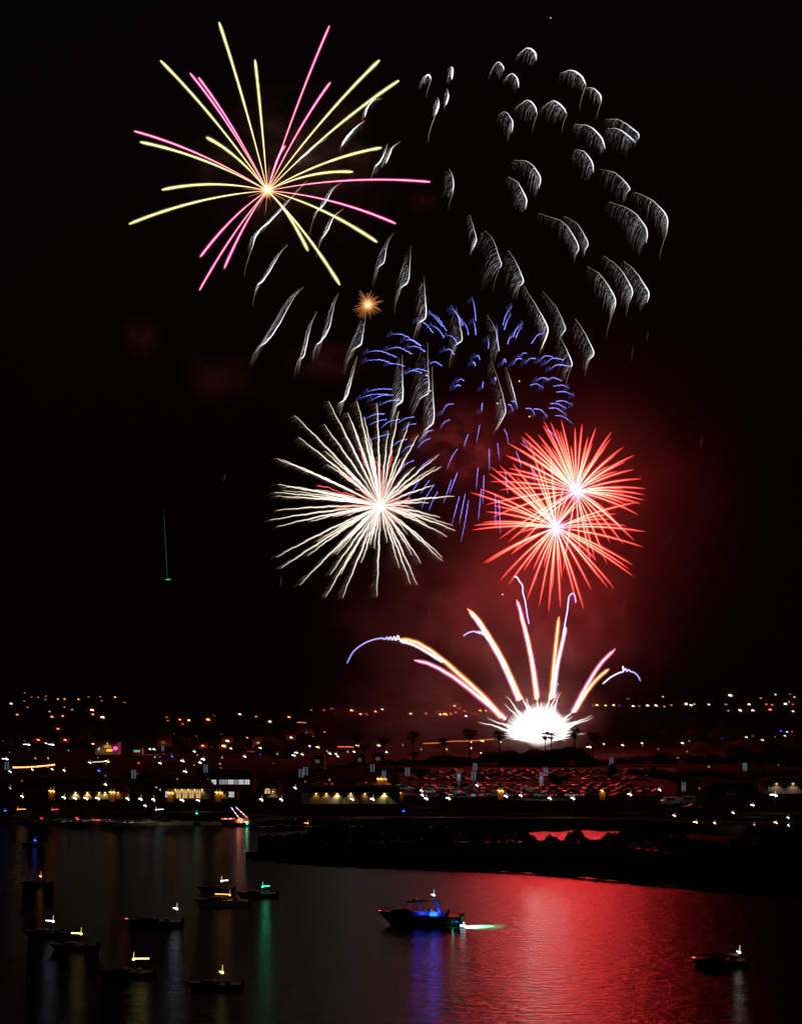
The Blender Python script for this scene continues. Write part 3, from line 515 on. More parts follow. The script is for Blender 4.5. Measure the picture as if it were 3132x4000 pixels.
for x0, y0, x1, y1, sd in ((1600, 2560, 1780, 2760, 1), (1880, 2480, 1960, 2760, 2), (2090, 2430, 2120, 2700, 3), (2180, 2420, 2240, 2640, 4)):
    smoke((x0 + x1) / 2, (y0 + y1) / 2, 912, 70, 200, 10, smokemat('smoke_column_' + 'abcd'[sd - 1], .013, SG, 2.2, .40, .75, seed=sd * 3, stretch=(1, 1, .5)), ['pinkish smoke trailing under the leftmost comet trails','pinkish smoke column between the leaning and upright comet trails','pinkish smoke column beside the upright comet trail','pinkish smoke column right of the straight orange comet trail'][sd - 1], rot=-math.degrees(math.atan2(x1 - x0, y1 - y0)))

# ------------------------------------------------------------------ trees, palms and shrubs
def crown_mesh(seed, rx, rz, n, lf):
    r = random.Random(seed); mb = MB(); blobs = []
    for i in range(9):
        a = r.uniform(0, 6.28); q = r.uniform(.1, .75)
        blobs.append((Vector((rx * q * math.cos(a), rx * q * math.sin(a), rz * r.uniform(-.5, .45))), r.uniform(.34, .52)))
    for i in range(n):
        b, k = r.choice(blobs); d = Vector((r.gauss(0, 1), r.gauss(0, 1), r.gauss(0, 1))).normalized() * r.uniform(.55, 1.05)
        p = b + Vector((d.x * rx * k, d.y * rx * k, d.z * rz * k * 1.25)); u = Vector((r.gauss(0, 1), r.gauss(0, 1), r.gauss(0, .6))).normalized()
        w = u.orthogonal().normalized(); w.rotate(__import__('mathutils').Quaternion(u, r.uniform(0, 6.28))); l = lf * r.uniform(.6, 1.3)
        mb.face(*[mb.V(p + x) for x in (-u * l, w * l * .45, u * l, -w * l * .45)])
    return mb
def tree_proto(name, seed, h, rx, rz, n, lf, label, cat='tree', group='dark trees along the far shore'):
    t = thing(name, label, cat, group=group); r = random.Random(seed)
    mb = MB(); mb.tube([(0, 0, -.3), (.1, 0, h * .25), (.2, .1, h * .5), (.1, 0, h * .8)], [.32, .25, .2, .06], None, 7)
    for i in range(5):
        a = r.uniform(0, 6.28); b = h * r.uniform(.3, .5); mb.tube([(.15, .05, b), (rx * .35 * math.cos(a), rx * .35 * math.sin(a), b + h * .18), (rx * .65 * math.cos(a), rx * .65 * math.sin(a), b + h * .28)], [.14, .09, .03], None, 5)
    mb.build('trunk', M['bark'], t, smooth=True)
    mb = crown_mesh(seed, rx, rz, n, lf)
    for v in mb.v: v.z += h - rz * 1.02
    mb.build('crown', M['leaf'], t)
    return t
def put(proto, used, loc, rz, k, label):
    if not used: proto.location = loc; proto.rotation_euler = (0, 0, rz); proto.scale = k if isinstance(k, tuple) else (k, k, k); proto['label'] = label; return proto
    return dup(proto, loc, rz, k, label)
TP = [tree_proto('tree', 11, 8.0, 5.5, 4.0, 3200, .5, 'x'), tree_proto('tree', 12, 7.5, 7.0, 3.8, 3800, .55, 'x'), tree_proto('tree', 13, 9.0, 4.2, 4.5, 2800, .46, 'x')]
tu = [0, 0, 0]; TREES = []
def tree_at(px, ytop, d, k, width, label):
    h = (8.0, 7.5, 9.0)[k]; ztop = H + (HZ - ytop) / F * d; s = max(.25, (ztop - gz(d)) / h); wx = width / F * d / 2 / (5.5, 7.0, 4.2)[k]
    TREES.append(put(TP[k], tu[k], (W(px, d), d, gz(d) - .1), R.uniform(0, 6.28), (wx, wx, s), label)); tu[k] = 1
# the wooded rise in front of the launch site, left to right
for px, yt, d, k, w, l in ((1435,2985,770,1,150,'low dark tree left of the row of fan palms'),(1555,2962,765,0,110,'dark tree at the left end of the tree line before the fireworks'),(1640,2965,768,2,80,'dark upright tree under the tall palm left of the blast'),(1745,2942,760,1,190,'broad dark round tree standing left of the ground blast'),
  (1690,2958,772,0,90,'dark tree tucked behind the broad round tree'),(1868,2954,765,1,150,'dark tree just left of the ground blast, lower than its neighbours'),(1955,2926,762,1,190,'dark flat topped tree at the left foot of the ground blast'),(2050,2920,758,0,150,'dark tree below the brightest part of the ground blast'),
  (2130,2914,756,1,170,'dark tree under the right half of the ground blast'),(2215,2902,754,1,180,'tallest dark dome of foliage at the right of the ground blast'),(2285,2935,757,0,130,'dark tree sloping down right of the dome of foliage'),(2345,2965,760,1,120,'low dark tree at the right end of the wooded rise'),
  (2500,2945,790,1,190,'dark tree beyond the right side of the car park'),(2590,2932,785,0,150,'broad dark tree in the gap right of the car park'),(2680,2940,790,1,170,'dark tree right of the red lit clearing'),(2780,2935,780,0,160,'dark tree near the white lamps by the clearing'),
  (2875,2898,770,2,90,'dark tall tree rising at the right of the clearing'),(2950,2915,770,0,150,'dark tree behind the floodlit green tree'),(3040,2880,760,1,190,'tallest dark tree mass at the right edge'),(3130,2905,760,1,180,'dark tree cut by the right edge of the view'),
  (1500,3010,700,1,150,'dark tree in front of the leftmost palms'),(1610,3008,690,0,120,'dark bushy tree left of the car park'),(1345,2990,730,0,120,'dark round tree near the short orange light string'),(1250,3010,700,1,150,'dark tree left of the low palm'),
  (1905,3038,640,0,95,'dark tree among the parked cars, left of the orange lantern pillar'),(1775,3030,655,2,60,'dark narrow tree among the cars at the left of the lot'),(2390,3055,620,1,110,'dark tree hiding cars at the right of the lot'),(2450,3012,680,0,120,'dark tree right of the last rows of cars'),
  (2560,3000,640,1,190,'large dark tree right of the lot'),(2650,3030,600,0,120,'dark tree with a little pale light on it, right of the lot'),(2750,3005,650,1,190,'dark spreading tree behind the white vans'),(2850,3020,630,0,130,'dark tree left of the floodlit green tree'),(3060,3000,640,1,170,'dark tree above the pale building'),
  (1085,3040,600,1,150,'dark tree between the lit upper windows and the long boathouse'),(1180,3030,640,0,130,'dark tree behind the orange pillar left of the boathouse'),(1000,3030,650,2,90,'dark tree right of the lit upper windows'),(560,3025,640,1,170,'dark tree behind the pale lamp left of the arched hall'),
  (620,3060,570,0,100,'dark tree beside the left end of the arched hall'),(1020,3085,545,0,90,'dark tree beside the round lit doorway'),(250,3035,600,1,220,'dark tree above the yellow lit sheds at left'),(120,3050,580,0,160,'dark tree at the far left behind the shore lamps'),(30,3060,570,1,150,'dark tree cut by the left edge'),(400,3040,600,0,150,'dark tree above the right end of the yellow lit sheds')):
    tree_at(px, yt, d, k, w, l)
side = 0
for i in range(44):                         # dark garden trees over the slopes
    d = R.uniform(820, 1900); px = R.choice((R.uniform(-40, 1350), R.uniform(-40, 1350), R.uniform(2450, 3180))); k = R.randrange(3); yb = HZ + (H - gz(d)) * F / d
    tree_at(px, yb - R.uniform(7, 12) / d * F, d, k, R.uniform(11, 19) / d * F, 'dark garden tree among the house lights on the %s slope' % ('left' if px < 1400 else 'right'))
    TREES[-1]['group'] = 'dark garden trees on the slopes'
def scrub(name, lab, f_y, f_h, x0, x1, n, seed, inset):
    r = random.Random(seed); mb = MB()
    for i in range(n):
        px = r.uniform(x0, x1); d = dwater(f_y(px)) + inset * r.random(); hh = f_h(px, r); p = Vector((W(px, d), d, .4 + hh * r.random() ** .8))
        u = Vector((r.gauss(0, 1), r.gauss(0, 1), r.gauss(0, .7))).normalized(); w = u.orthogonal().normalized(); l = r.uniform(.2, .45)
        mb.face(*[mb.V(p + q) for q in (-u * l, w * l * .5, u * l, -w * l * .5)])
    tag(mb.build(name, M['leaf']), lab, kind='stuff')
RH = random.Random(77); HT = [[RH.random() for _ in range(700)] for _ in range(3)]
def rough(px, step, k): u = px / step; i = int(u); f = u - i; return HT[k][i % 700] * (1 - f) + HT[k][(i + 1) % 700] * f
def hfar(px, r):
    b = 1.5 * rough(px, 46, 0) + 1.1 * rough(px, 17, 1) + .7 * rough(px, 6, 2) + .5
    b += 1.7 * min(1, max(0, abs(px - 2230) - 165) / 45)
    k = min(1, max(.10, (abs(px - 2112) - 8) / 30), max(.10, (abs(px - 2194) - 6) / 24), max(.34, (abs(px - 2322) - 14) / 40))
    return b * k
scrub('scrub', 'dark scrub along the far edge of the spit', lambda px: interp([(a, b) for a, b, c in SPIT], px) + 3, hfar, 1010, 3400, 42000, 31, -3)
scrub('scrub', 'dark scrub along the near edge of the spit', lambda px: interp([(a, c) for a, b, c in SPIT], px) - 4, lambda px, r: .2 + .5 * rough(px, 31, 1) * rough(px, 9, 0) + .25 * rough(px, 5, 2), 980, 3400, 16000, 32, 2)
# lit trees
def lit_tree(px, yt, d, w, lab, colr, pw, side=-1, k=0):
    tree_at(px, yt, d, k, w, lab); t = TREES[-1]; t['group'] = 'trees lit by lamps'; return t
lit_tree(2955, 2978, 600, 85, 'bright green tree floodlit by the tall pale lamps at right', 'c', 1)
lit_tree(2388, 2970, 640, 40, 'small bright green lit tree at the right end of the car park', 'c', 1, k=2)
lit_tree(2180, 3020, 590, 75, 'dull green lit tree among the parked cars', 'c', 1)
lit_tree(800, 2985, 620, 60, 'pale green lit tree above the arched hall', 'c', 1)
o = lit_tree(775, 3036, 545, 70, 'yellow lit tree over the left of the arched hall', 'y', 1); lamp(o, (.5, -4, 2), (1, .72, .12), 300, .3, aim=(0, .8, .9, 120))
lit_tree(555, 3008, 600, 60, 'faint grey green lit tree left of the arched hall', 'c', 1)
lit_tree(1650, 2998, 640, 60, 'faint green lit tree under the pale lot lamps', 'c', 1)
lit_tree(2552, 2990, 640, 36, 'small faint green lit tree alone right of the lot', 'c', 1, k=2)
def palm_proto():
    t = thing('palm_tree', 'x', 'palm tree', group='fan palms before the fireworks')
    mb = MB(); mb.tube([(0, 0, -.3), (.05, 0, 4), (.15, 0, 8), (.1, 0, 12)], [.34, .25, .2, .2], None, 8); mb.build('trunk', M['bark'], t, smooth=True)
    r = random.Random(5); mb = MB()
    for i in range(40):
        az = i * 2.39996; el = r.uniform(-.75, 1.2); L_ = r.uniform(1.5, 2.5) * (1 if el > -.3 else .8)
        dirv = Vector((math.cos(az) * math.cos(el), math.sin(az) * math.cos(el), math.sin(el))); b = Vector((.1, 0, 12.1)); st = b + dirv * L_ * .5
        sd = dirv.cross(Vector((0, 0, 1))).normalized(); mb.tube([b, st], [.035, .025], None, 4)
        for k in range(9):                  # the fingers of a fan leaf
            a = (k - 4) / 4 * 1.25; q = (dirv * math.cos(a) + sd * math.sin(a)); e = st + q * L_ * .72 + Vector((0, 0, -.25 * L_ * (.3 + abs(a) * .4)))
            w = q.cross(dirv.cross(sd)).normalized() * .09
            m = st.lerp(e, .55) + Vector((0, 0, .08))
            mb.face(*[mb.V(v) for v in (st, m + w, e, m - w)])
    for i in range(60):                     # the skirt of dead leaves
        az = r.uniform(0, 6.28); z = r.uniform(10.6, 11.9); p = Vector((.1 + .25 * math.cos(az), .25 * math.sin(az), z)); o = Vector((math.cos(az), math.sin(az), 0))
        mb.face(*[mb.V(v) for v in (p, p + o * .35 + Vector((-o.y * .12, o.x * .12, -.5)), p + o * .4 + Vector((0, 0, -1.2)), p + o * .3 + Vector((o.y * .12, -o.x * .12, -.5)))])
    mb.build('crown', M['leaf'], t); return t
pp = palm_proto(); pu = 0
for px, yc, d, k, lab in ((1395,2882,770,1.0,'fan palm, the tallest of the two at the left end of the palm row'),(1424,2918,760,1.15,'shaggy short fan palm at the left end of the palm row'),(1499,2895,765,.95,'fan palm with a lamp glowing at its left, second group from the left'),(1614,2876,768,1.05,'tall slender fan palm standing clear against the dark red smoke'),
  (1732,2896,762,.95,'fan palm in front of the orange traffic streak'),(1833,2866,766,1.25,'fan palm with the widest crown, left of the ground blast'),(1949,2872,764,1.05,'fan palm touching the left edge of the white ground blast'),(2130,2874,770,.8,'fan palm silhouetted inside the white blast, the left of that pair'),(2154,2876,768,.8,'fan palm silhouetted inside the white blast, the right of that pair'),
  (2244,2862,775,1.0,'fan palm at the right edge of the white blast'),(2316,2876,770,1.1,'dim fan palm right of the white blast'),(1618,2948,700,.7,'small fan palm low in front of the tall slender palm')):
    z = H + (HZ - yc) / F * d; s = (z - gz(d)) / 12.1
    put(pp, pu, (W(px, d), d, gz(d)), R.uniform(0, 6), (k * 1.4, k * 1.4, s), lab); pu = 1

# ------------------------------------------------------------------ lamps
def lamp_proto(colr, h, dim=False, style='globe'):
    e = (EMD if dim else EM)[colr]; t = thing('street_lamp', 'x', 'street lamp', group='lamps along the shore and streets')
    mb = MB(); mb.tube([(0, 0, -.3), (0, 0, .4), (0, 0, h - .3)], [.11, .07, .045], None, 6); mb.build('pole', M['pole'], t)
    mb = MB(); mb.tube([(.05, 0, h - .12), (-.62, 0, h)], .04, None, 5); mb.tube([(0, 0, h - .3), (0, 0, h + .1), (.0, 0, h + 1.0)], [.05, .035, .02], None, 5); mb.build('bracket', M['pole'], t)
    mb = MB(); mb.sphere((-.42, 0, h), (.42, .2, .17), nu=10, nv=6); mb.build('lamp_head', e, t, smooth=True)
    mb = MB(); mb.sphere((.17, 0, h - .28), (.24, .2, .24), nu=8, nv=6); mb.build('globe', e, t, smooth=True)
    mb = MB(); mb.tube([(.06, 0, h), (.06, 0, h + .95)], [.06, .025], None, 5); mb.build('shake_streak', EMD[colr], t)  # head, globe and glowing spike copy the light's camera-shake hook in shape
    return t
LP = {}; LAMPS = []
L1 = crop((0, 2650), .4684); L2 = crop((700, 2650), .4684); L3 = crop((1400, 2650), .527); L4 = crop((2200, 2650), .5457)
SITES = [(130, 2890, 'the bright lamp pair at far left'), (130, 2995, 'the long orange light string'), (430, 2930, 'the magenta lit shop'), (390, 3110, 'the yellow lit sheds'), (735, 3105, 'the arched hall'), (900, 3055, 'the row of lit upper windows'), (560, 2945, 'the teal lit wall'),
  (950, 3190, 'the boat strung with coloured lights'), (1385, 3118, 'the long boathouse'), (1195, 3095, 'the orange pillar by the boathouse'), (1750, 3080, 'the white cars in the lot'), (1955, 3095, 'the orange pillar before the lot'), (2250, 3100, 'the right of the car park'), (1650, 2920, 'the row of palms'), (2300, 2915, 'the foot of the white blast'),
  (2600, 2905, 'the red lit clearing'), (3050, 3080, 'the pale building at right'), (2620, 3135, 'the white vans'), (2750, 3210, 'the right hand water'), (1000, 2990, 'the middle of the left shore'), (1240, 2960, 'the short orange light string'), (2900, 2890, 'the dark trees at right')]
def where(px, py):
    x, y, n = min(SITES, key=lambda s: (s[0] - px) ** 2 + 2 * (s[1] - py) ** 2)
    dx, dy = px - x, py - y
    return ('above' if dy < -18 and abs(dx) < 2 * abs(dy) else 'below' if dy > 18 and abs(dx) < 2 * abs(dy) else 'left of' if dx < 0 else 'right of') + ' ' + n
PEND = []
def street(px, py, colr='w', size=1.0, h=5.0, real=0):
    d = dist_for(py, h)
    key = (colr, size < .55)
    sz = max(.55, size) * (d / 470) ** .75 * .8 * R.uniform(.8, 1.15)
    if key not in LP: LP[key] = lamp_proto(colr, 5.0, key[1]); o = LP[key]; used = 0
    else: used = 1
    base = (W(px, d), d, gz(d)); o = put(LP[key], used, base, 0, (sz, sz, h / 5.0), 'x')
    PEND.append((o, px, 'small' if size < .8 else 'big bright' if size > 1.4 else '', ('faint ' if size < .55 else '') + NAME[colr] + ' lamp ' + where(px, py)))
    if real: lamp(o, (0, -.3, 5.2), EC[colr][0], real * .6, .3, aim=(0, .3, -1, 130))
    return o
S1 = [(237,550,'w',3,400),(440,550,'w',2,60),(390,540,'w',1),(55,670,'c',2.4,60),(90,775,'c',1),(440,755,'c',.8),(540,765,'c',.8),(275,757,'c',.6),(755,700,'y',1),(900,690,'y',1.5),(800,548,'r',1.6),(780,545,'w',.9),(1255,588,'w',.9),(1290,590,'w',1),(1625,608,'w',.9),(1340,705,'w',.9),(1525,685,'w',1),(1665,700,'w',.7),(1695,672,'w',1),(1160,703,'r',.6),(1550,775,'c',1.5,40),(830,768,'b',.8),(885,882,'y',.9),(190,980,'w',1),(540,990,'w',1.15),(630,995,'w',1.15),(725,997,'w',1.15),(822,997,'w',1.15),(1070,1000,'w',1.15),(1178,1003,'w',1.15),(1285,1008,'w',1.15),(1525,1012,'w',1.15),(1658,1015,'w',1.15),(1215,1060,'w',.9),(90,912,'c',.5),(35,523,'c',.5),(755,487,'c',.7),(1420,440,'c',.7),(210,520,'o',.6),(300,665,'c',.5),(405,665,'c',.5),(1440,650,'b',.6),(1295,655,'c',.5)]
S2 = [(570,492,'o',.9),(635,513,'o',1.3),(720,515,'o',.9),(660,535,'o',.8),(680,578,'w',1.2),(435,582,'c',1),(1090,563,'c',.7),(1160,572,'y',1.3),(1490,558,'y',1.3),(1665,558,'y',1.2),(960,640,'c',1.2),(980,618,'c',1.3),(1030,632,'w',1),(550,650,'w',1),(205,672,'w',1.2),(180,700,'w',.9),(35,688,'w',1),(1235,607,'c',.5),(1260,625,'w',.9),(1310,628,'w',.9),(1325,648,'w',.8),(1460,610,'y',1),(1408,612,'c',.5),(130,608,'w',.9),(690,1008,'w',1.15),(855,1008,'w',1.15),(1445,1003,'w',1.15),(1617,1003,'w',1.15),(970,910,'c',.8),(240,862,'y',1.2),(820,630,'c',.5),(360,660,'c',.5),(680,632,'b',.5)]
S3 = [(155,495,'y',1.2),(920,462,'y',1.3),(835,470,'y',.9),(835,515,'y',.8),(1055,470,'y',.7),(210,545,'w',.9),(465,525,'c',.5),(330,493,'c',.5),(910,552,'y',.7),(655,525,'o',.6),(108,892,'w',1.15),(505,888,'w',1.15),(670,886,'w',1.15),(470,830,'w',.9),(475,862,'w',1),(1095,870,'c',1.2),(1205,865,'w',.9),(1420,886,'w',1.15),(1592,886,'w',1.15),(880,790,'c',1,20)]
S4 = [(187,490,'w',2.2,80),(290,468,'y',.7),(425,477,'w',.9),(563,463,'w',.9),(853,462,'w',1),(1310,420,'y',1),(1425,440,'y',1),(1585,410,'y',.8),(1635,380,'r',.7),(1600,382,'c',.6),(1555,375,'b',.6),(1135,427,'b',.5),(70,855,'w',1.15),(478,828,'w',1.15),(690,795,'c',.8),(1512,832,'w',2.2,120),(1355,905,'w',1.15),(1215,960,'w',.7),(795,980,'y',1),(948,1027,'y',1.3),(1083,1033,'y',.8),(1520,1030,'y',1.2),(1365,1045,'y',.5),(1608,995,'c',.7),(1610,1050,'c',.6)]
for cf, tab in ((L1, S1), (L2, S2), (L3, S3), (L4, S4)):
    for q in tab: street(*cf(q[0], q[1]), q[2], q[3], 5.0 if cf(0, q[1])[1] < 3125 else 3.2, *q[4:])
RX = random.Random(19)
for i in range(46):                         # weak porch and garden lamps scattered through the trees
    px = RX.uniform(5, 1330) if i < 34 else RX.uniform(2480, 3120); street(px, RX.uniform(2850, 3085), RX.choice('ooyyyrw'), RX.uniform(.38, .54), 3.0)
# ------------------------------------------------------------------ houses with lit windows on the far hills
def house_proto(colr, dim, v):
    t = thing('hill_house', 'x', 'house', group='houses on the far hills'); w, dp, h = ((12, 9, 5), (9, 8, 4.5), (15, 9, 6.5))[v]
    mb = MB(); mb.box(-w/2, w/2, 0, dp, -1.5, h); mb.build('wall', M['housewall'], t)
    mb = MB(); mb.prism([(-w/2 - .5, h + .02), (w/2 + .5, h + .02), (w/2 - 1.5, h + 2.2), (-w/2 + 1.5, h + 2.2)], -.5, dp + .5); mb.build('roof', M['tile'], t)
    mb = MB(); mb.box(-1.5, 1.5, -.06, -.01, h * .35, h * .35 + 1.5); wn = mb.build('window', (EMD if dim else EM)[colr], t)
    mb = MB(); mb.box(-.06, .06, -.12, -.07, h * .35, h * .35 + 1.5); mb.box(-1.5, 1.5, -.12, -.07, h * .35 - .15, h * .35 - .02); mb.build('mullion', M['frame'], wn)
    mb = MB(); mb.sphere((1.9, -.3, h * .35 + .1), (.35, .3, .6), nu=8, nv=6); mb.build('porch_lamp', (EMD if dim else EM)[colr], t, smooth=True)
    return t
HP = {}
def hill_house(px, py, colr, size):
    d = dist_for(py, 3); key = (colr, size < .6, R.randrange(3)); k = max(.75, size) * (d / 2000) ** .5 * .85
    used = key in HP
    if not used: HP[key] = house_proto(*key)
    z = H + (HZ - py) / F * d
    o = put(HP[key], used, (W(px, d), d, z - 2.6 * k), R.uniform(-.25, .25), k, 'x')
    PEND.append((o, px, '', 'far house with %s%s light %s' % ('faint ' if size < .6 else '', NAME[colr], ('on the dark left skyline' if py < 2745 else 'on the dark left slope') if px < 700 else ('low on the middle slope' if px < 1300 else 'behind the comet trails' if px < 2000 else 'on the far right shore' if py > 2740 else 'on the far right hill'))))
G1 = "95,208,c,1;210,122,o,.4;265,155,o,.5;320,155,o,.3;385,150,o,.4;380,175,o,.4;485,172,o,.6;540,172,o,.6;655,175,o,.8;740,155,o,.4;835,155,o,.4;960,155,o,.9;1040,200,o,.5;110,262,o,.5;145,303,o,.7;230,240,o,.5;205,188,o,.4;435,318,o,1;525,315,o,.7;415,275,c,.4;540,238,o,.5;603,260,c,.3;768,262,y,1.2;775,298,o,.8;855,322,w,1.2;850,185,o,.3;485,422,o,.7;545,515,o,.6;320,515,o,.7;1390,322,o,.4;1400,350,o,.4;1500,345,o,.7;1575,347,y,.8;1525,380,o,.4;1540,550,o,.5;1690,560,o,.6"
G2 = "75,345,y,.7;240,340,o,1.3;505,298,y,.9;755,358,w,.9;915,320,o,.9;660,295,o,.4;285,310,o,.4;1435,265,o,1.2;1510,295,o,.9;1635,275,o,.9;1690,255,c,.7;1205,265,o,.4;1100,262,o,.3;1270,252,o,.4;1010,455,y,.6;1052,458,y,1;1100,455,y,.8;1215,447,y,.8;932,495,c,.7;400,520,y,1;370,560,y,1;640,320,y,.3;30,380,o,.4;1560,295,o,.5"
G3 = "710,205,o,1;640,262,o,1.6;605,265,y,.8;785,240,r,.6;795,280,c,.8;900,240,o,1;935,240,y,1;175,228,c,.7;385,260,y,.7;500,258,y,.4;590,250,o,.5;680,262,o,.8;720,250,r,.7;865,262,r,.4;745,222,o,.4"
G4 = "207,193,w,.7;238,193,y,1;300,193,y,.6;360,190,y,1.1;400,195,b,.5;497,198,w,.9;600,192,w,1;660,192,w,1;770,190,y,.5;880,182,y,1.6;910,190,w,1;1038,188,c,.6;710,132,o,.6;462,145,o,.5;1190,120,w,1.5;1325,185,w,1;1515,115,y,.7;1650,135,o,.8;1560,148,r,.8;1450,185,r,.8;1490,190,r,.8;1600,168,c,1.3;1585,180,c,1.2;1640,185,r,.7;1260,228,w,1.2;1352,228,w,1;1475,225,o,1;1640,215,c,1.2;1640,235,c,.8;1180,230,o,.6;890,150,w,.7;540,197,o,.4;720,200,w,.4;840,172,y,.5;930,185,y,.6;1410,140,w,.4;1340,170,w,.5;1160,185,c,.5;1620,115,c,.4"
for cf, g in ((L1, G1), (L2, G2), (L3, G3), (L4, G4)):
    for q in g.split(';'):
        x, y, k, z = q.split(','); hill_house(*cf(float(x), float(y)), k, float(z))
ORD = ['first','second','third','fourth','fifth','sixth','seventh','eighth','ninth','tenth','eleventh','twelfth']
def settle(pend):                            # a place in its row for lamps that look alike
    by = {}
    for o, px, sz, lab in pend: by.setdefault(((sz + ' ') if sz else '') + lab, []).append((px, o))
    for lab, l in by.items():
        l.sort(key=lambda q: q[0]); n = len(l)
        for i, (px, o) in enumerate(l):
            o['label'] = lab if n == 1 else lab + (', leftmost' if i == 0 else ', rightmost' if i == n - 1 else ', %s from left' % (ORD[i] if i < 12 else str(i + 1) + 'th'))
settle(PEND)
# tall lamps of the car park: their blurred double bars built as twin pale panels
def lot_proto():
    t = thing('lot_lamp', 'x', 'lamp post', group='tall twin lamps of the car park')
    mb = MB(); mb.tube([(0, 0, -.3), (0, 0, 8)], [.12, .09], None, 6); mb.tube([(-.75, 0, 7.9), (.75, 0, 7.9)], .06, None, 5); mb.build('pole', M['pole'], t)
    for x in (-.55, .55):
        mb = MB(); mb.box(x - .26, x + .26, -.12, .12, 5.0, 7.8); mb.build('smear_panel', EMP, t)
    return t
EMP = emat('pale_panel_light', (.6, .72, 1), .11); lpp = lot_proto(); lu = 0; lots = []
for px, py, pw, lab in ((1455,2998,0,'tall twin lamp, leftmost, left of the four orange lanterns'),(1591,3012,90,'tall twin lamp below the small fan palm'),(1854,2994,90,'tall twin lamp high above the white cars, behind another one'),(1848,3029,120,'tall twin lamp standing among the white cars'),
  (2128,3012,150,'tall twin lamp beside the dull green lit tree'),(2903,2994,260,'tall twin lamp at the left of the bright green floodlit tree'),(527,3022,120,'tall twin lamp beside the faint grey green tree at left'),(1178,3018,30,'dim tall twin lamp left of the orange pillar, the left of two'),(1195,3010,0,'dim tall twin lamp left of the orange pillar, the right of two'),(807,3000,140,'tall twin lamp in the pale green tree above the arched hall'),(2384,2972,90,'tall twin lamp by the small bright green tree'),(33,2990,40,'tall twin lamp at the far left under the cold bright lamp')):
    d = dist_for(py, 6.5); o = put(lpp, lu, (W(px, d), d - 2, gz(d)), 0, (.9, .9, 1), lab); lu = 1
    if pw: lamp(o, (.2, -1.5, 7.0), (.72, .95, .85), pw * 3, .4, aim=(.2, .7, -.6, 150))
# orange lantern pillars
def pillar_proto(n):
    t = thing('lantern_pillar', 'x', 'gate pillar', group='brick pillars with orange lanterns')
    mb = MB(); mb.box(-.9, .9, -.5, .5, -.3, 2.1); mb.build('pillar', M['brick'], t)
    mb = MB(); mb.box(-1.05, 1.05, -.65, .65, 2.1, 2.3); mb.build('cap', M['stucco'], t)
    for x in ((-.5, .5) if n == 2 else (0,)):
        mb = MB(); mb.tube([(x, 0, 2.3), (x, 0, 2.8)], .06, None, 6); mb.sphere((x + .22, 0, 2.72), (.26, .2, .22), nu=8, nv=6); mb.sphere((x - .2, 0, 2.98), (.44, .22, .2), nu=10, nv=6)
        l = mb.build('lantern', EMO, t, smooth=True); mb = MB(); mb.tube([(x + .1, 0, 3.1), (x + .1, 0, 4.1)], [.09, .03], None, 5); mb.build('shake_streak', EMD['o'], l)  # lantern lobes and glowing spike follow the same camera-shake hook
    return t
EMO = emat('lantern_orange', (1, .42, .06), 3.4); pil = {2: pillar_proto(2), 1: pillar_proto(1)}; pus = set()
for px, py, n, lab in ((204,3088,2,'brick pillar with two orange lanterns, far left, left of the yellow lit sheds'),(440,3093,2,'brick pillar with two orange lanterns at the right end of the yellow lit sheds'),(667,3095,2,'brick pillar with two orange lanterns at the left of the arched hall'),(853,3094,2,'brick pillar with two orange lanterns right of the arched hall'),
  (1197,3093,2,'brick pillar with two orange lanterns at the left end of the long boathouse'),(1563,3090,1,'brick pillar with a single orange lantern at the right end of the long boathouse'),(1955,3087,2,'brick pillar with two orange lanterns in front of the car park'),(2351,3087,1,'brick pillar with a single orange lantern at the right of the car park'),(1482,3041,2,'pillar with two orange lanterns behind the boathouse roof, the left of two'),(1500,3040,2,'pillar with two orange lanterns behind the boathouse roof, the right of two')):
    d = dist_for(py, 2.9); o = put(pil[n], n in pus, (W(px, d), d, gz(d)), 0, .95, lab); pus.add(n)
    lamp(o, (0, -1.6, 2.9), (1, .42, .08), 60, .3, aim=(0, .6, -1, 130))
# strings of light along roofs and piers
def string(name, pts, e, r, lab, cat='string lights', posts=5):
    q = []
    for px, py in pts: d = dist_for(py, 4.0); q.append(Vector((W(px, d), d, gz(d) + 4)))
    o0 = q[0] - Vector((0, 0, 4)); t = thing(name, lab, cat, o0)
    s = cat_rom([v - o0 for v in q], 40); mb = MB(); mb.tube([v + Vector((0, 0, .10 * r * math.sin(i * 1.7))) for i, v in enumerate(s)], [r * (.7 + .5 * R.random()) for v in s], None, 5); mb.build('light_string', e, t, smooth=True)
    mb = MB()
    for i in range(posts): v = s[int(i * 40 / (posts - 1))]; mb.tube([(v.x, v.y, v.z - 4.2), (v.x, v.y, v.z - .1)], .07, None, 5)
    mb.build('support', M['pole'], t)
EMS = emat('string_orange', (1, .36, .12), 2.6); EMS2 = emat('string_faint_orange', (1, .25, .05), .75); EMS3 = emat('string_red', (1, .12, .05), 1.2); EMW = emat('string_white', (.9, .95, 1), .8)
string('string_lights', [(52,2998),(120,2996),(170,2992),(214,2987)], EMS, .30, 'long glowing orange light string at the far left', posts=7)
string('string_lights', [(1318,2917),(1345,2917),(1380,2918)], EMS3, .30, 'short red orange light string left of the palms')
string('string_lights', [(1653,2904),(1710,2902),(1760,2896),(1840,2894),(1927,2887)], EMS2, .34, 'long faint orange streak of road traffic behind the fan palms', posts=8)  # drawn-out lights of passing road traffic, built as a light string
string('string_lights', [(362,2977),(385,2976),(408,2975)], EMW, .22, 'short white light string under the magenta lit shop', posts=3)
string('string_lights', [(1160,2822),(1178,2822),(1195,2823)], EMS2, .5, 'short amber light string on the middle slope', posts=3)

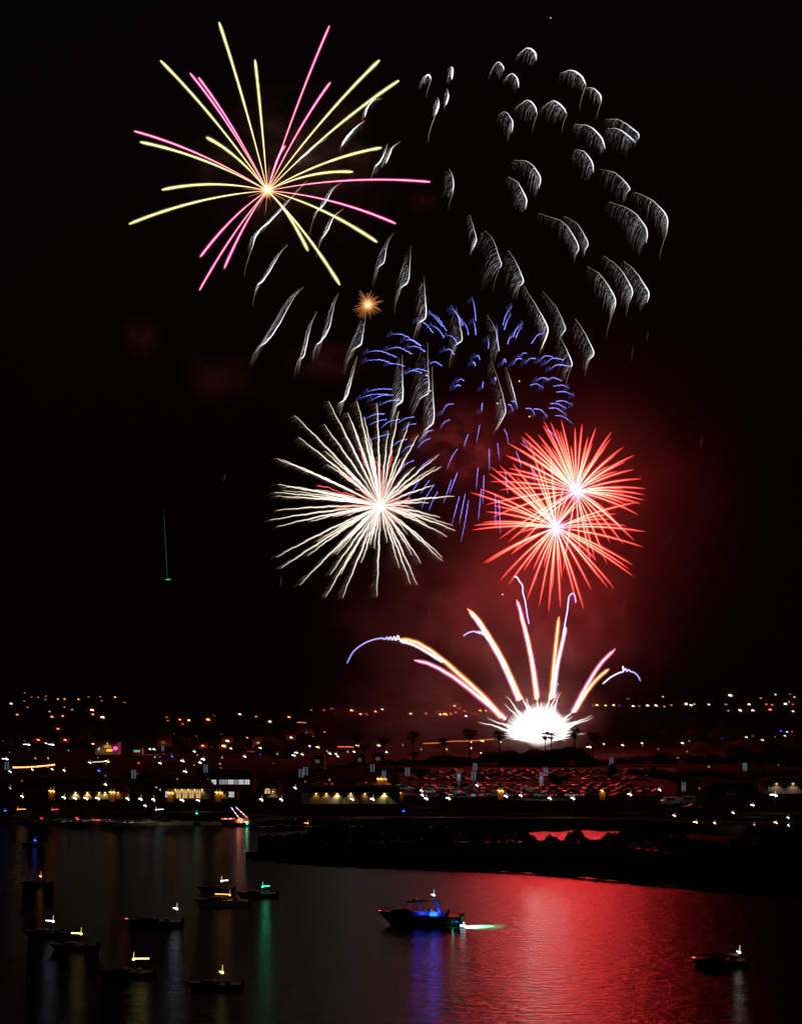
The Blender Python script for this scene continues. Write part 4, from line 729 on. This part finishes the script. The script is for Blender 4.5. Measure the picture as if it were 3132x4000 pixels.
# ------------------------------------------------------------------ buildings
def building(name, px0, px1, ytop, ybase, lab, wall, roofh=1.6, depth=9, cat='building', flat=False):
    d = dist_for(ybase, 0.0); x0, x1 = W(px0, d), W(px1, d); h = H + (HZ - ytop) / F * d - gz(d)
    t = thing(name, lab, cat, (x0, d, gz(d))); w = x1 - x0
    mb = MB(); mb.box(0, w, 0, depth, -.4, h); mb.build('wall', M[wall], t)
    mb = MB()
    if flat: mb.box(-.3, w + .3, -.3, depth + .3, h + .003, h + .35)
    else: mb.prism([(-.6, h + .003), (w + .6, h + .003), (w - 1.2, h + roofh), (1.2, h + roofh)], -.6, depth + .6)
    mb.build('roof', M['tile'], t)
    def X(px): return W(px, d) - x0
    def Z(py): return H + (HZ - py) / F * d - gz(d)
    return t, X, Z, w, h
EA = emat('warm_window_light', (1, .62, .25), .62); EWI = emat('white_window_light', (.9, .9, .85), .75); EWD = emat('cool_window_light', (.75, .78, .85), .36); EYD = emat('dull_yellow_window', (.8, .6, .2), .12)
def window(t, x0, x1, z0, z1, e, bars=1, arch=False):
    mb = MB()
    if arch:
        r = (x1 - x0) / 2; cx = (x0 + x1) / 2; pl = [(x0, z0), (x1, z0)] + [(cx + r * math.cos(a), z1 - r + r * math.sin(a)) for a in [i * math.pi / 8 for i in range(9)]]
        mb.prism(pl, -.06, -.01)
    else: mb.box(x0, x1, -.06, -.01, z0, z1)
    wn = mb.build('window', e, t); mb = MB()
    for i in range(1, bars + 1): x = x0 + (x1 - x0) * i / (bars + 1); mb.box(x - .06, x + .06, -.13, -.07, z0, z1)
    zz = (z0 + z1) / 2; mb.box(x0, x1, -.16, -.14, zz - .05, zz + .05); mb.box(x0 - .15, x1 + .15, -.2, -.07, z0 - .2, z0 - .03)
    mb.build('frame', M['frame'], wn)
def wall_lamp(t, x, z, c, pw, dist=.55):
    mb = MB(); mb.sphere((x, -.32, z), (.2, .16, .12), nu=8, nv=6); l = mb.build('wall_lamp', EM['y'] if c[2] < .6 else EM['w'], t, smooth=True)
    mb = MB(); mb.tube([(x, -.02, z + .1), (x, -.32, z + .16)], .04, None, 5); mb.build('bracket', M['pole'], l)
    lamp(t, (x, -dist, z - .1), c, pw * 5, .12, aim=(0, .35, -1, 120))
YW = (1, .72, .30)
t, X, Z, w, h = building('shed', 268, 486, 3091, 3122, 'long low shed with yellow pools of light on its wall, far left', 'stucco')
for px, pw, cc in ((297,34,(1, .9, .5)),(343,34,(1, .62, .2)),(389,14,(1, .62, .2)),(412,22,(1, .9, .45)),(462,8,(1,.4,.1))): wall_lamp(t, X(px), h - .45, cc, pw)
for px in (320, 366, 430): 
    mb = MB(); mb.box(X(px) - .5, X(px) + .5, -.07, -.01, 0, 2.0); mb.build('door', M['frame'], t)
t, X, Z, w, h = building('hall', 648, 822, 3079, 3122, 'hall with tall warm lit arches between two lantern pillars', 'stucco', 2.2)
for px, e in ((699,EA),(724,EA),(749,EA),(775,EA)): window(t, X(px) - .68, X(px) + .68, .35, h - .35, e, 1, True)
window(t, X(632) + 1.2, X(632) + 2.0, .6, 2.4, EWI, 1)
for px in (687, 712, 737, 762, 790): wall_lamp(t, X(px), h - .5, (1, .6, .22), 9)
t, X, Z, w, h = building('cottage', 832, 925, 3090, 3120, 'small cottage with one white many paned window right of the arched hall', 'stucco')
window(t, X(895), X(914), .5, h - .25, EWI, 3); wall_lamp(t, X(868), h - .4, (1, .45, .1), 14)
t, X, Z, w, h = building('chapel', 1026, 1090, 3070, 3116, 'small building with a round topped glowing doorway', 'stucco', 1.4)
window(t, X(1034), X(1056), 1.3, h - .7, EA, 1, True); window(t, X(1060), X(1078), 1.5, h - .8, EYD, 1, True); wall_lamp(t, X(1067), 1.9, YW, 14)
t, X, Z, w, h = building('boathouse', 1178, 1562, 3095, 3140, 'long low boathouse with two lamps lighting its yellowish wall', 'stucco', 1.5, 11)
for px, pw, cc in ((1317,60,(1, .85, .4)),(1501,60,(1, .85, .4)),(1425,10,(1, .5, .15)),(1235,10,(1, .45, .12)),(1370,14,(1, .7, .3)),(1275,14,(1, .6, .25))): wall_lamp(t, X(px), h - .4, cc, pw)
for px in (1512, 1330, 1410): 
    mb = MB(); mb.box(X(px) - .55, X(px) + .55, -.07, -.01, 0, 2.1); mb.build('door', M['frame'], t)
t, X, Z, w, h = building('house', 815, 990, 3036, 3098, 'house with a row of bright upper windows above the arched hall', 'housewall', 2.4, 10)
for px, e in ((836,EWI),(866,EWD),(882,EWD),(902,EWI),(921,EWD),(943,EWI),(966,EWI)): window(t, X(px) - .75, X(px) + .75, Z(3064), Z(3046), e, 2)
t, X, Z, w, h = building('shop', 372, 462, 2900, 2948, 'flat roofed shop with an olive lit front and glowing signs', 'stucco', flat=True)
wall_lamp(t, X(420), h - .5, (1, .75, .25), 90, 2.2); wall_lamp(t, X(388), h - 3.2, (.9, .9, 1), 14)
mb = MB(); mb.box(X(418), X(440), -.35, -.05, Z(2935), Z(2926)); mb.build('sign', emat('orange_sign', (1, .22, .03), 2.6), t)
mb = MB(); mb.sphere((X(453), -.5, Z(2923)), (1.1, .3, .9), nu=10, nv=6); mb.build('sign', EM['m'], t, smooth=True)
mb = MB(); mb.box(X(390), X(455), -.5, -.05, Z(2921.5), Z(2919.5)); mb.build('awning', M['pale'], t)
t, X, Z, w, h = building('kiosk', 518, 556, 2922, 2950, 'small kiosk with a teal lit front on the left slope', 'pale', flat=True, depth=5)
mb = MB(); mb.box(X(524), X(548), -.06, -.01, Z(2938), Z(2930)); mb.build('window', emat('teal_window', (.25, .9, .7), .45), t)
t, X, Z, w, h = building('house', 2990, 3260, 3056, 3100, 'long pale building with a dark roof at the right edge', 'pale', 1.3, 12)
wall_lamp(t, X(3030), h - .5, (1, .75, .5), 16, 1.6); wall_lamp(t, X(3095), h - .5, (1, .75, .5), 16, 1.6); window(t, X(3000), X(3014), .8, 2.2, EYD)
t, X, Z, w, h = building('pavilion', 2760, 2945, 3078, 3110, 'low wide roofed pavilion left of the pale building', 'housewall', 1.8, 12)
for px, yt, yb, e, lab in ((1405,2956,2985,EYD,'dim cube shaped house with a dull yellow window under the two left palms'),(1478,2952,2980,EYD,'dim house with a dull yellow window beside the third palm'),(1242,2962,2990,EYD,'dim house with a dull yellow window left of the palm row'),(640,2890,2915,EYD,'dim house on the left slope with a dull amber window'),(1010,2890,2925,EYD,'dim house in the middle of the left shore with a dull window')):
    t, X, Z, w, h = building('house', px - 24, px + 24, yt, yb, lab, 'housewall', 1.6, 8); window(t, w * .3, w * .62, h * .35, h * .8, e, 2)

# ------------------------------------------------------------------ cars
CP = {n: pmat(n + '_car_paint', c, r, mt, spec=.15) for n, c, r, mt in (('silver', (.3, .3, .32), .5, .5), ('white', (.7, .7, .7), .3, 0), ('black', (.012, .012, .014), .5, 0), ('dark_grey', (.04, .04, .045), .5, .3), ('red', (.3, .02, .02), .25, 0), ('blue', (.03, .06, .18), .25, .3))}
CGL = pmat('car_glass', (.01, .012, .015), .3, spec=.12)
TL = emat('tail_light', (1, .05, .02), 1.5)
def car_proto(n):
    t = thing('parked_car', 'x', 'car', group='cars parked in the crowded lot')
    st = [(-2.2,.70,.35,.62,.62,.66),(-2.05,.82,.22,.72,.73,.72),(-1.2,.88,.22,.86,.88,.78),(-.75,.9,.22,.92,.96,.74),(-.05,.9,.22,.94,1.42,.62),(.9,.9,.22,.95,1.45,.6),(1.55,.89,.22,.97,1.12,.66),(1.75,.87,.22,.96,1.0,.74),(2.1,.82,.25,.9,.92,.74),(2.2,.72,.38,.78,.78,.68)]
    mb = MB(); rg = [[mb.V(p) for p in ((x, -hw, z0), (x, -hw, z1), (x, -rw, z2), (x, rw, z2), (x, hw, z1), (x, hw, z0))] for x, hw, z0, z1, z2, rw in st]
    for i, (a, b) in enumerate(zip(rg, rg[1:])):
        for j in range(6):
            mb.mi = 1 if (j in (1, 3) and 3 <= i <= 6) or (j == 2 and i in (3, 5, 6)) else 0
            mb.face(a[j], a[(j + 1) % 6], b[(j + 1) % 6], b[j])
    mb.mi = 0; mb.face(*rg[0][::-1]); mb.face(*rg[-1]); mb.build('body', [CP[n], CGL], t)
    for x in (-1.4, 1.35):
        for y in (-.8, .8):
            mb = MB(); mb.tube([(x, y - .1, .33), (x, y + .1, .33)], .33, None, 12); mb.build('wheel', M['rubber'], t)
    for y in (-.6, .6):
        mb = MB(); mb.box(2.17, 2.23, y - .2, y + .2, .6, .74); mb.build('tail_light', TL, t)
    return t
cars = {n: None for n in CP}; CPEND = []
def car(px, py, n, rz, lab):
    d = dist_for(py, .7); u = cars[n] is not None
    if not u: cars[n] = car_proto(n)
    o = put(cars[n], u, (W(px, d), d, gz(d) + .01), rz, 1, 'x'); CPEND.append((o, px, '', lab))
ROW = {0: 'the farthest row under the trees', 1: 'the second farthest row', 2: 'the third farthest row', 3: 'the middle row behind the white cars', 4: 'the row of the white cars', 5: 'the row before the white cars', 6: 'the row nearest the pillars', 7: 'the front edge of the lot'}
for r, (py, a, b, stp) in enumerate(((3009,1730,2600,30),(3018,1700,2600,31),(3028,1690,2560,33),(3042,1600,2530,36),(3066,1560,2480,40),(3078,1590,2560,43),(3090,1620,2600,47),(3104,1660,2460,60))):
    px = a + R.uniform(0, 15)
    while px < b:
        n = R.choices(list(CP), ([.6, .4, 6, 5, 1, 1] if r < 3 else [2, 1, 4, 4, 1, 1] if r == 3 else [6, 6, 3, 3, 1, 1]))[0]
        if R.random() < (.7 if r < 4 else .9): car(px + R.uniform(-4, 4), py + R.uniform(-1.2, 1.2), n, R.choice((0, math.pi)) + R.uniform(-.25, .25) + R.choice((0, 0, .9, -.9)), '%s car parked in %s' % (n.replace('_', ' '), ROW[r]))
        px += stp * R.uniform(.85, 1.25)
for px, py, n in ((578,2948,'white'),(602,2947,'silver'),(628,2946,'white'),(655,2947,'silver'),(680,2953,'blue'),(1000,2932,'silver'),(980,2935,'white'),(1440,3063,'silver'),(1415,3062,'white'),(1468,3062,'silver'),(1500,3064,'white'),(1250,3064,'silver'),(1235,3062,'white'),(1275,3062,'white'),(2810,3102,'silver'),(2835,3101,'white'),(2700,3150,'silver')):
    car(px, py, n, R.uniform(-.3, .3), '%s car parked %s' % (n, where(px, py)))
settle(CPEND)
for px, py, pw, lab in ((1500,3030,60,0),(1790,3035,170,0),(2110,3045,120,0),(640,2925,60,0)):   # lit lot lamps over the pale cars
    d = dist_for(py, 6); o = dup(lpp, (W(px, d), d - 3, gz(d)), 0, (.8, .8, 1), 'slim twin lamp over pale cars ' + where(px, py)); lamp(o, (0, -2, 7.2), (.8, .92, 1), pw * 22, .4, aim=(0, .5, -1, 140))
def van(px, py, lab, rz=0):
    d = dist_for(py, .9); t = thing('van', lab, 'van', (W(px, d), d, gz(d)), rz)
    mb = MB(); mb.loft([[(x, -w, .3), (x, -w, z * .62), (x, -w * .9, z), (x, w * .9, z), (x, w, z * .62), (x, w, .3)] for x, w, z in ((-2.7,.85,1.0),(-2.55,.98,1.25),(-1.9,1.0,1.45),(-1.2,1.0,2.25),(2.4,1.0,2.35),(2.6,.95,2.2))]); mb.build('body', M['white'], t)
    mb = MB(); mb.box(-1.0, .2, -1.04, -1.005, 1.4, 2.0); mb.box(.4, 1.4, -1.04, -1.005, 1.4, 2.0); mb.build('window', M['glass'], t)
    for x in (-1.7, 1.6):
        for y in (-.9, .9): mb = MB(); mb.tube([(x, y - .12, .38), (x, y + .12, .38)], .38, None, 12); mb.build('wheel', M['rubber'], t)
van(2612, 3132, 'pale van parked in the dark right of the car park', .2); van(2683, 3128, 'pale van parked beside a lit car at the right', -.2)
o = dup(lpp, (W(2650, 470), 462, 2), 0, (.7, .7, .9), 'slim tall twin lamp before the pale vans'); lamp(o, (0, -1, 6.5), (.9, .95, 1), 240, .4, aim=(0, .6, -1, 130))

# ------------------------------------------------------------------ boats
def hull_mesh(L_, B, fb, bow=.35):
    st = []
    for i in range(11):
        u = i / 10; x = -L_ / 2 + L_ * u; w = B / 2 * min(1, math.sin(min(1, u / .55 + .03) * math.pi / 2) ** .8) * (1 if u < .9 else .96); sh = fb * (1 + bow * (1 - u) ** 1.6)
        kz = -.35 + (.5 + sh * .55) * max(0, (.16 - u) / .16) ** 1.3
        xo = -.06 * L_ * max(0, .14 - u) / .14
        st.append([(x, 0, kz), (x, -w * .82, kz + .28), (x + xo, -w, sh), (x + xo, -w * .9, sh + .03), (x + xo, w * .9, sh + .03), (x + xo, w, sh), (x, w * .82, kz + .28)])
    mb = MB(); mb.loft(st); return mb
def anchor_light(t, x, z, colr, bar, dirn=1, pw=0, pole_from=.8):
    mb = MB(); mb.tube([(x, 0, pole_from), (x, 0, z)], [.035, .025], None, 5); mb.build('mast', M['chrome'], t)
    mb = MB(); mb.sphere((x, 0, z), (.17, .14, .14), nu=10, nv=6); mb.tube([(x, 0, z + .08), (x + dirn * bar, 0, z + .12 + (R.uniform(-.02, .05)) * bar)], .07, None, 6)
    l = mb.build('anchor_light', EM[colr], t, smooth=True); mb = MB(); mb.tube([(x, 0, z + .1), (x + .04, 0, z + .85)], [.07, .03], None, 5); mb.build('shake_spike', EMD[colr], l)  # bar and glowing spike copy the shaken outline of the light
    if pw: lamp(t, (x + dirn * bar * .5, 0, z + .05), EC[colr][0], pw * 2.4, .25)
def motorboat(px, py, L_, colr, zl, bar, lab, dirn=-1, pw=0, rz=0, xl=.15, hullm='navy', tip=None, group='boats anchored in the dark bay', canopy=False):
    d = dwater(py); t = thing('motorboat', lab, 'boat', (W(px, d), d, 0), rz, group); t.location.x -= xl * L_ * math.cos(rz)
    B = L_ * .32; fb = .11 * L_; hull_mesh(L_, B, fb).build('hull', M[hullm], t)
    k = L_ / 7
    mb = MB(); mb.loft([[(x, -w, fb * .9), (x, -w * .85, z), (x, w * .85, z), (x, w, fb * .9)] for x, w, z in ((-2.0*k,.5*k,fb+.1),(-1.5*k,.75*k,fb+.42*k),(-.3*k,.85*k,fb+.5*k),(.15*k,.85*k,fb+.45*k))]); mb.build('cabin', M['deck'], t)
    mb = MB(); mb.loft([[(-.35*k, -.8*k, fb+.48*k), (-.3*k, -.8*k, fb+.48*k), (.1*k, -.7*k, fb+1.0*k), (.05*k, -.7*k, fb+1.0*k)], [(-.35*k, .8*k, fb+.48*k), (-.3*k, .8*k, fb+.48*k), (.1*k, .7*k, fb+1.0*k), (.05*k, .7*k, fb+1.0*k)]]); mb.build('windscreen', M['glass'], t)
    mb = MB(); mb.loft([[(L_*.5, -.22*k, .05), (L_*.5, .22*k, .05), (L_*.5+.3*k, .2*k, .1), (L_*.5+.3*k, -.2*k, .1)], [(L_*.5-.05, -.22*k, fb+.2*k), (L_*.5-.05, .22*k, fb+.2*k), (L_*.5+.42*k, .22*k, fb+.15*k), (L_*.5+.42*k, -.22*k, fb+.15*k)], [(L_*.5, -.2*k, fb+.42*k), (L_*.5, .2*k, fb+.42*k), (L_*.5+.36*k, .18*k, fb+.4*k), (L_*.5+.36*k, -.18*k, fb+.4*k)]]); mb.build('outboard_motor', M['rubber'], t)
    for x in (.25, 1.5): mb = MB(); mb.box(x*k, x*k + .55*k, -.6*k, .6*k, fb*.92, fb + .35*k); mb.build('seat', M['canvas'], t)
    if canopy:
        mb = MB(); mb.loft([[(x, -w, z), (x, -w, z + .07), (x, -w*.5, z + .2), (x, w*.5, z + .2), (x, w, z + .07), (x, w, z)] for x, w, z in ((-.34*L_,.3,zl*.80),(-.30*L_,.95,zl*.80),(0,1.0,zl*.84),(.34*L_,.95,zl*.74),(.38*L_,.3,zl*.72))]); mb.build('canopy', M['canvas'], t)
        for x in (-.28*L_, .3*L_):
            for y in (-.9, .9): mb = MB(); mb.tube([(x, y, fb), (x, y, zl * .79)], .03, None, 5); mb.build('canopy_post', M['chrome'], t)
    anchor_light(t, xl * L_, zl, colr, bar, dirn, pw, fb)
    if tip:
        mb = MB(); mb.sphere((-L_ * .47, -.1, fb * 1.38), (.22, .1, .11), nu=8, nv=6); mb.build('bow_light', EM[tip[0]], t, smooth=True)
        if tip[1]: lamp(t, (-L_ * .53, -.3, fb * 1.4), EC[tip[0]][0], tip[1], .1)
    return t
motorboat(161,3462,5.5,'o',1.7,.3,'small dark boat with a warm light, topmost at the left side of the bay',-1,2.5)
motorboat(209,3660,6,'c',2.1,1.0,'dark boat with a cold white bar light at the far left',-1,1.2)
motorboat(318,3712,6,'y',2.1,1.25,'dark boat with an amber bar light, second from the left edge',-1,1.2)
motorboat(523,3818,6.5,'y',2.1,1.8,'dark boat with the longest warm bar light, lower left of the bay',1,7)
motorboat(869,3866,6,'y',1.9,.35,'dark boat with a short warm light near the bottom of the bay',-1,1.2)
motorboat(692,3622,8,'c',2.6,.55,'dark boat with a cold white light and a red lamp at its bow',-1,13,xl=.42,tip=('r',1.5))
motorboat(866,3484,6,'w',1.8,1.1,'dark boat with a white bar light left of the green lit boat',1,0)
motorboat(1026,3506,6.5,'g',1.75,1.15,'dark boat with a bright green light and a green streak on the water',1,16)
lb = motorboat(898,3540,8.5,'o',1.75,2.3,'pale boat with a long thin slanting orange light, just under the white lit boat',-1,1.5,hullm='white')
rb = motorboat(2887,3772,6.4,'w',1.6,.35,'dark canopied boat with a white light and red bow lamp, alone at lower right',-1,10,xl=.40,tip=('r',0),canopy=True)
GM = 'boats moored along the far shore'
motorboat(140,3305,5,'b',1.2,.4,'small boat with blue and white light off the left shore',-1,2,group=GM)
motorboat(1155,3232,6,'b',1.6,1.0,'moored boat lit blue, left of the orange lit one',-1,1.5,group=GM)
motorboat(1203,3240,6,'o',1.5,.9,'moored boat lit orange in the middle of the shore',-1,1.5,group=GM)
motorboat(1578,3238,6,'b',4.4,.5,'boat with a high vivid blue light below the boathouse',-1,2,group=GM)
motorboat(770,3222,6,'g',2.9,.35,'moored boat with a small green light beside the arched hall',-1,1.5,group=GM)
for px, py, colr, bar, lab in ((363,3219,'r',4.5,'moored boat with a long pink red bar light at left'),(70,3216,'o',2.2,'moored boat with a dull orange bar light at the far left'),(205,3217,'r',1.6,'moored boat with a short red bar light below the sheds'),(610,3217,'c',2.0,'moored boat with a pale bar light under the arched hall'),(20,3222,'b',.5,'moored boat with a dim blue light at the left edge')):
    motorboat(px, py, 7, colr, 1.0 if colr == 'r' and bar > 4 else 3.6, bar, lab, 1, .8, group=GM)
GD = 'unlit boats moored along the far shore'
for i, px in enumerate((100,160,255,300,420,470,520,560,660,710,830,1080,1250,1300,1350,1410,1470,1530,1640,1700)):
    y = interp(SHORE, px) + R.uniform(4, 9); d = dwater(y)
    o = dup(lb, (W(px, d), d, 0), R.choice((0, math.pi)) + R.uniform(-.4, .4), R.uniform(.7, 1), 'unlit boat moored along the dark far shore'); o['group'] = GD
    for ch in list(o.children):
        if ch.type == 'LIGHT' or ch.name.startswith(('anchor_light', 'mast')):
            for g in list(ch.children): bpy.data.objects.remove(g)
            bpy.data.objects.remove(ch)
# the boat strung with coloured lights
d = dwater(3226); t = thing('decorated_boat', 'sailing boat outlined in red lights with two leaning masts strung blue, white and red', 'boat', (W(950, d), d, 0)); k = d / F
hull_mesh(11.5, 3, .8).build('hull', M['navy'], t)
mb = MB(); mb.loft([[(x, -w, .75), (x, -w * .85, z), (x, w * .85, z), (x, w, .75)] for x, w, z in ((-2.2,.7,1.0),(-1.8,1.0,1.7),(1.2,1.0,1.8),(1.6,.9,1.5))]); mb.build('cabin', M['white'], t)
def Q(px, py, y=0): return Vector(((px - 950) * k, y, (3226 - py) * k))
cols = ['b', 'c', 'r', 'b', 'y', 'r', 'c', 'b', 'o', 'r']
ESTR = {'b': emat('string_blue', (.1, .3, 1), 1.3), 'c': emat('string_pale', (1, .8, .6), 1.6), 'r': emat('string_bright_red', (1, .08, .03), 1.8), 'y': emat('string_cream', (1, .75, .45), 1.6), 'o': emat('string_orange_red', (1, .3, .1), 1.8)}
for (ax, ay), (bx_, by_), nm in (((903,3153),(942,3206),'fore'),((921,3152),(968,3196),'aft')):
    a, b = Q(ax, ay), Q(bx_, by_); mb = MB(); mb.tube([a + Vector((0, .12, 0)), b + Vector((0, .12, 0))], .07, None, 6); m = mb.build('mast', M['pole'], t)
    for i in range(10):
        mb = MB(); mb.tube([a.lerp(b, i / 10), a.lerp(b, (i + .95) / 10)], .16, None, 6); mb.build('coloured_light', ESTR[cols[i]], m, smooth=True)
for (ax, ay), (bx_, by_) in (((868,3197),(920,3196)),((932,3211),(975,3208)),((975,3208),(1036,3204))):
    a, b = Q(ax, ay, -1.6), Q(bx_, by_, -1.6); mb = MB(); mb.tube([a, b], .05, None, 5); m = mb.build('rail', M['chrome'], t); n = 8
    for i in range(n):
        mb = MB(); mb.tube([a.lerp(b, i / n), a.lerp(b, (i + .85) / n)], .15, None, 6); mb.build('coloured_light', ESTR['c' if i % 3 == 2 else 'r'], m, smooth=True)
mb = MB(); mb.sphere(Q(941, 3204, -1.2), (.75, .4, .7), nu=10, nv=8); mb.build('cabin_light', ESTR['o'], t, smooth=True)
mb = MB(); mb.sphere(Q(968, 3213, -1.8), (.35, .2, .35), nu=8, nv=6); mb.build('starboard_light', EM['g'], t, smooth=True)
lamp(t, Q(935, 3200, -2.2), (1, .3, .2), 40, .5); lamp(t, Q(968, 3213, -2.4), (.05, 1, .6), 16, .2); lamp(t, Q(1010, 3205, -2.2), (1, .12, .08), 26, .4)
# the cabin cruiser in the middle of the bay
d = dwater(3614); t = thing('cabin_cruiser', 'dark cabin cruiser with blue cockpit light and white light shining at its stern', 'boat', (W(1645, d), d, 0), math.radians(-4))
hull_mesh(11.2, 3.5, 1.35, .5).build('hull', M['navy'], t)
mb = MB(); mb.loft([[(x, -w, 1.3), (x, -w * .85, z), (x, w * .85, z), (x, w, 1.3)] for x, w, z in ((-4.4,.5,1.95),(-3.6,.95,2.3),(-2.4,1.25,2.5),(-1.6,1.35,2.45),(-1.2,1.35,2.1))]); mb.build('cabin', M['navy'], t)
mb = MB(); mb.loft([[(-2.5,y,2.46),(-2.42,y,2.46),(-1.72,y*.86,3.3),(-1.8,y*.86,3.3)] for y in (-1.25,-.6,0,.6,1.25)]); mb.build('windscreen', M['glass'], t)
mb = MB(); mb.loft([[(x, -w, z), (x, -w, z + .08), (x, 0, z + .17), (x, w, z + .08), (x, w, z)] for x, w, z in ((-2.1,1.0,3.27),(-1.8,1.3,3.32),(0,1.35,3.45),(2.0,1.3,3.62),(2.5,.9,3.68))]); mb.build('hardtop', M['canvas'], t)
for y in (-1.2, 1.2):
    mb = MB(); mb.tube([(1.6,y,3.6),(2.2,y,3.1),(2.9,y,1.5)], [.13,.13,.16], None, 6); mb.build('arch', M['white'], t)
    mb = MB(); mb.tube([(-.2,y,3.42),(-.3,y,1.6)], .05, None, 6); mb.build('post', M['chrome'], t)
mb = MB(); mb.box(-1.0,-.4,-1.0,1.0,1.2,1.9); mb.build('helm', M['white'], t)
for x in (.2, 1.0): mb = MB(); mb.box(x, x+.5, -.9, -.3, 1.1, 1.7); mb.box(x+.42, x+.56, -.9, -.3, 1.7, 2.35); mb.build('seat', M['cushion'], t)
mb = MB(); mb.box(3.3,3.9,-1.1,1.1,1.1,1.75); mb.box(3.8,4.0,-1.1,1.1,1.75,2.25); mb.build('stern_seat', M['canvas'], t)
mb = MB(); mb.sphere((-.9,0,3.72),(.38,.38,.2)); mb.build('radar', M['white'], t, smooth=True)
for y in (-.55, .55):
    mb = MB(); mb.loft([[(x0,y-.25,z),(x0,y+.25,z),(x1,y+.22,z),(x1,y-.22,z)] for x0,x1,z in ((5.65,5.95,-.2),(5.6,6.0,.6),(5.4,6.2,.95),(5.4,6.25,1.5),(5.55,6.1,1.75))]); mb.build('outboard_motor', M['rubber'], t)
mb = MB()
for y in (-1.3, 1.3): mb.tube([(-5.6,0,2.5),(-4.6,y*.55,2.45),(-3,y,2.35),(-1.6,y*1.15,2.2)], .03, None, 5)
for x, y in ((-4.6,.7),(-3,1.3),(-4.6,-.7),(-3,-1.3)): mb.tube([(x,y,1.6),(x,y,2.42)], .025, None, 5)
mb.build('bow_rail', M['chrome'], t)
anchor_light(t, 1.8, 4.3, 'c', .38, -1, 9, 3.6)
mb = MB(); mb.box(-1.5,3.2,-.98,-.92,1.15,2.05); mb.build('catch_panel', M['white'], t)  # white panel added to catch the blue lamps set beside it
EB = emat('cockpit_blue', (.02, .12, 1), 3.5); EBC = emat('cockpit_blue_core', (.05, .45, 1), 3.0)
mb = MB(); mb.box(1.3,2.35,-1.38,-1.34,1.5,2.0); mb.box(1.5,2.0,-1.42,-1.381,1.85,2.05); mb.build('courtesy_light', EB, t)
lamp(t, (1.7,-.6,2.2), (.02,.06,1), 170, .2); lamp(t, (-.6,-.7,2.35), (.02,.04,1), 60, .2); lamp(t, (1.6,-2.0,1.9), (.1,.2,1), 5, .3); lamp(t, (.2,-1.5,1.9), (.02,.05,1), 26, .2); lamp(t, (2.6,-1.5,2.2), (.02,.05,1), 26, .2)
mb = MB(); mb.box(5.0,5.3,-1.79,-1.77,.75,.82); mb.build('courtesy_light', EB, t)
mb = MB(); mb.sphere((-5.95,-.1,1.98),(.22,.12,.12),nu=8,nv=6); mb.sphere((-5.72,-.1,1.85),(.14,.1,.1),nu=8,nv=6); mb.build('port_light', EM['r'], t, smooth=True)
mb = MB(); mb.tube([(5.3,-1.2,.16),(6.4,-1.25,.2)], [.13,.1], None, 6); mb.tube([(5.9,-.6,.45),(6.2,-.6,.5)], .06, None, 6); mb.build('stern_light', EM['c'], t, smooth=True)
lamp(t, (5.9,-1.3,.85), (.66,1,.80), 11000, .12, aim=(1,-.12,-.45,105)); lamp(t, (4.6,-2.1,.5), (.3,1,.6), 6, .1)
# the stern light's green glow on the water, put into a tinted sheet
m = bpy.data.materials.new('stern_glow_tint'); m.use_nodes = True; n = m.node_tree; b = n.nodes['Principled BSDF']; b.inputs['Roughness'].default_value = .6; b.inputs['Base Color'].default_value = (.16, .5, .28, 1)
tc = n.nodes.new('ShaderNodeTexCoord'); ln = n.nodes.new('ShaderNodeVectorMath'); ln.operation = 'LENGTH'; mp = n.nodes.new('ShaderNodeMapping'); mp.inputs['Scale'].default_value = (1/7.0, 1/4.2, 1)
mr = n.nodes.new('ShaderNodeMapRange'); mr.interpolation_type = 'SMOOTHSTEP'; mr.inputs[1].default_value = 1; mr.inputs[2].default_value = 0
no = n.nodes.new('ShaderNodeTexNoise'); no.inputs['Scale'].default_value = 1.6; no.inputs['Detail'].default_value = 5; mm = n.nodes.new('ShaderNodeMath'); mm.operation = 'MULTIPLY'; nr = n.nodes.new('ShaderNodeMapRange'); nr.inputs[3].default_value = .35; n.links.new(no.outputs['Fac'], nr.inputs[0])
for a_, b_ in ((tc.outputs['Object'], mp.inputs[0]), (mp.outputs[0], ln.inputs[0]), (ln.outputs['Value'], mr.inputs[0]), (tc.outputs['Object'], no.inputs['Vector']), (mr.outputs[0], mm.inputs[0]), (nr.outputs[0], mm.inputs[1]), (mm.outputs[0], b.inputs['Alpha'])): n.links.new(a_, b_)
mb = MB(); ring = [mb.V((7.0*math.cos(a), 4.2*math.sin(a), 0)) for a in [i*math.pi/16 for i in range(32)]]; mb.face(*ring); o = mb.build('stern_glow', m); o.location = (W(1645, d) + 7.6, d - 1.0, .004); tag(o, 'pale green glow patch on the water behind the cruiser', 'stern_glow', kind='stuff')
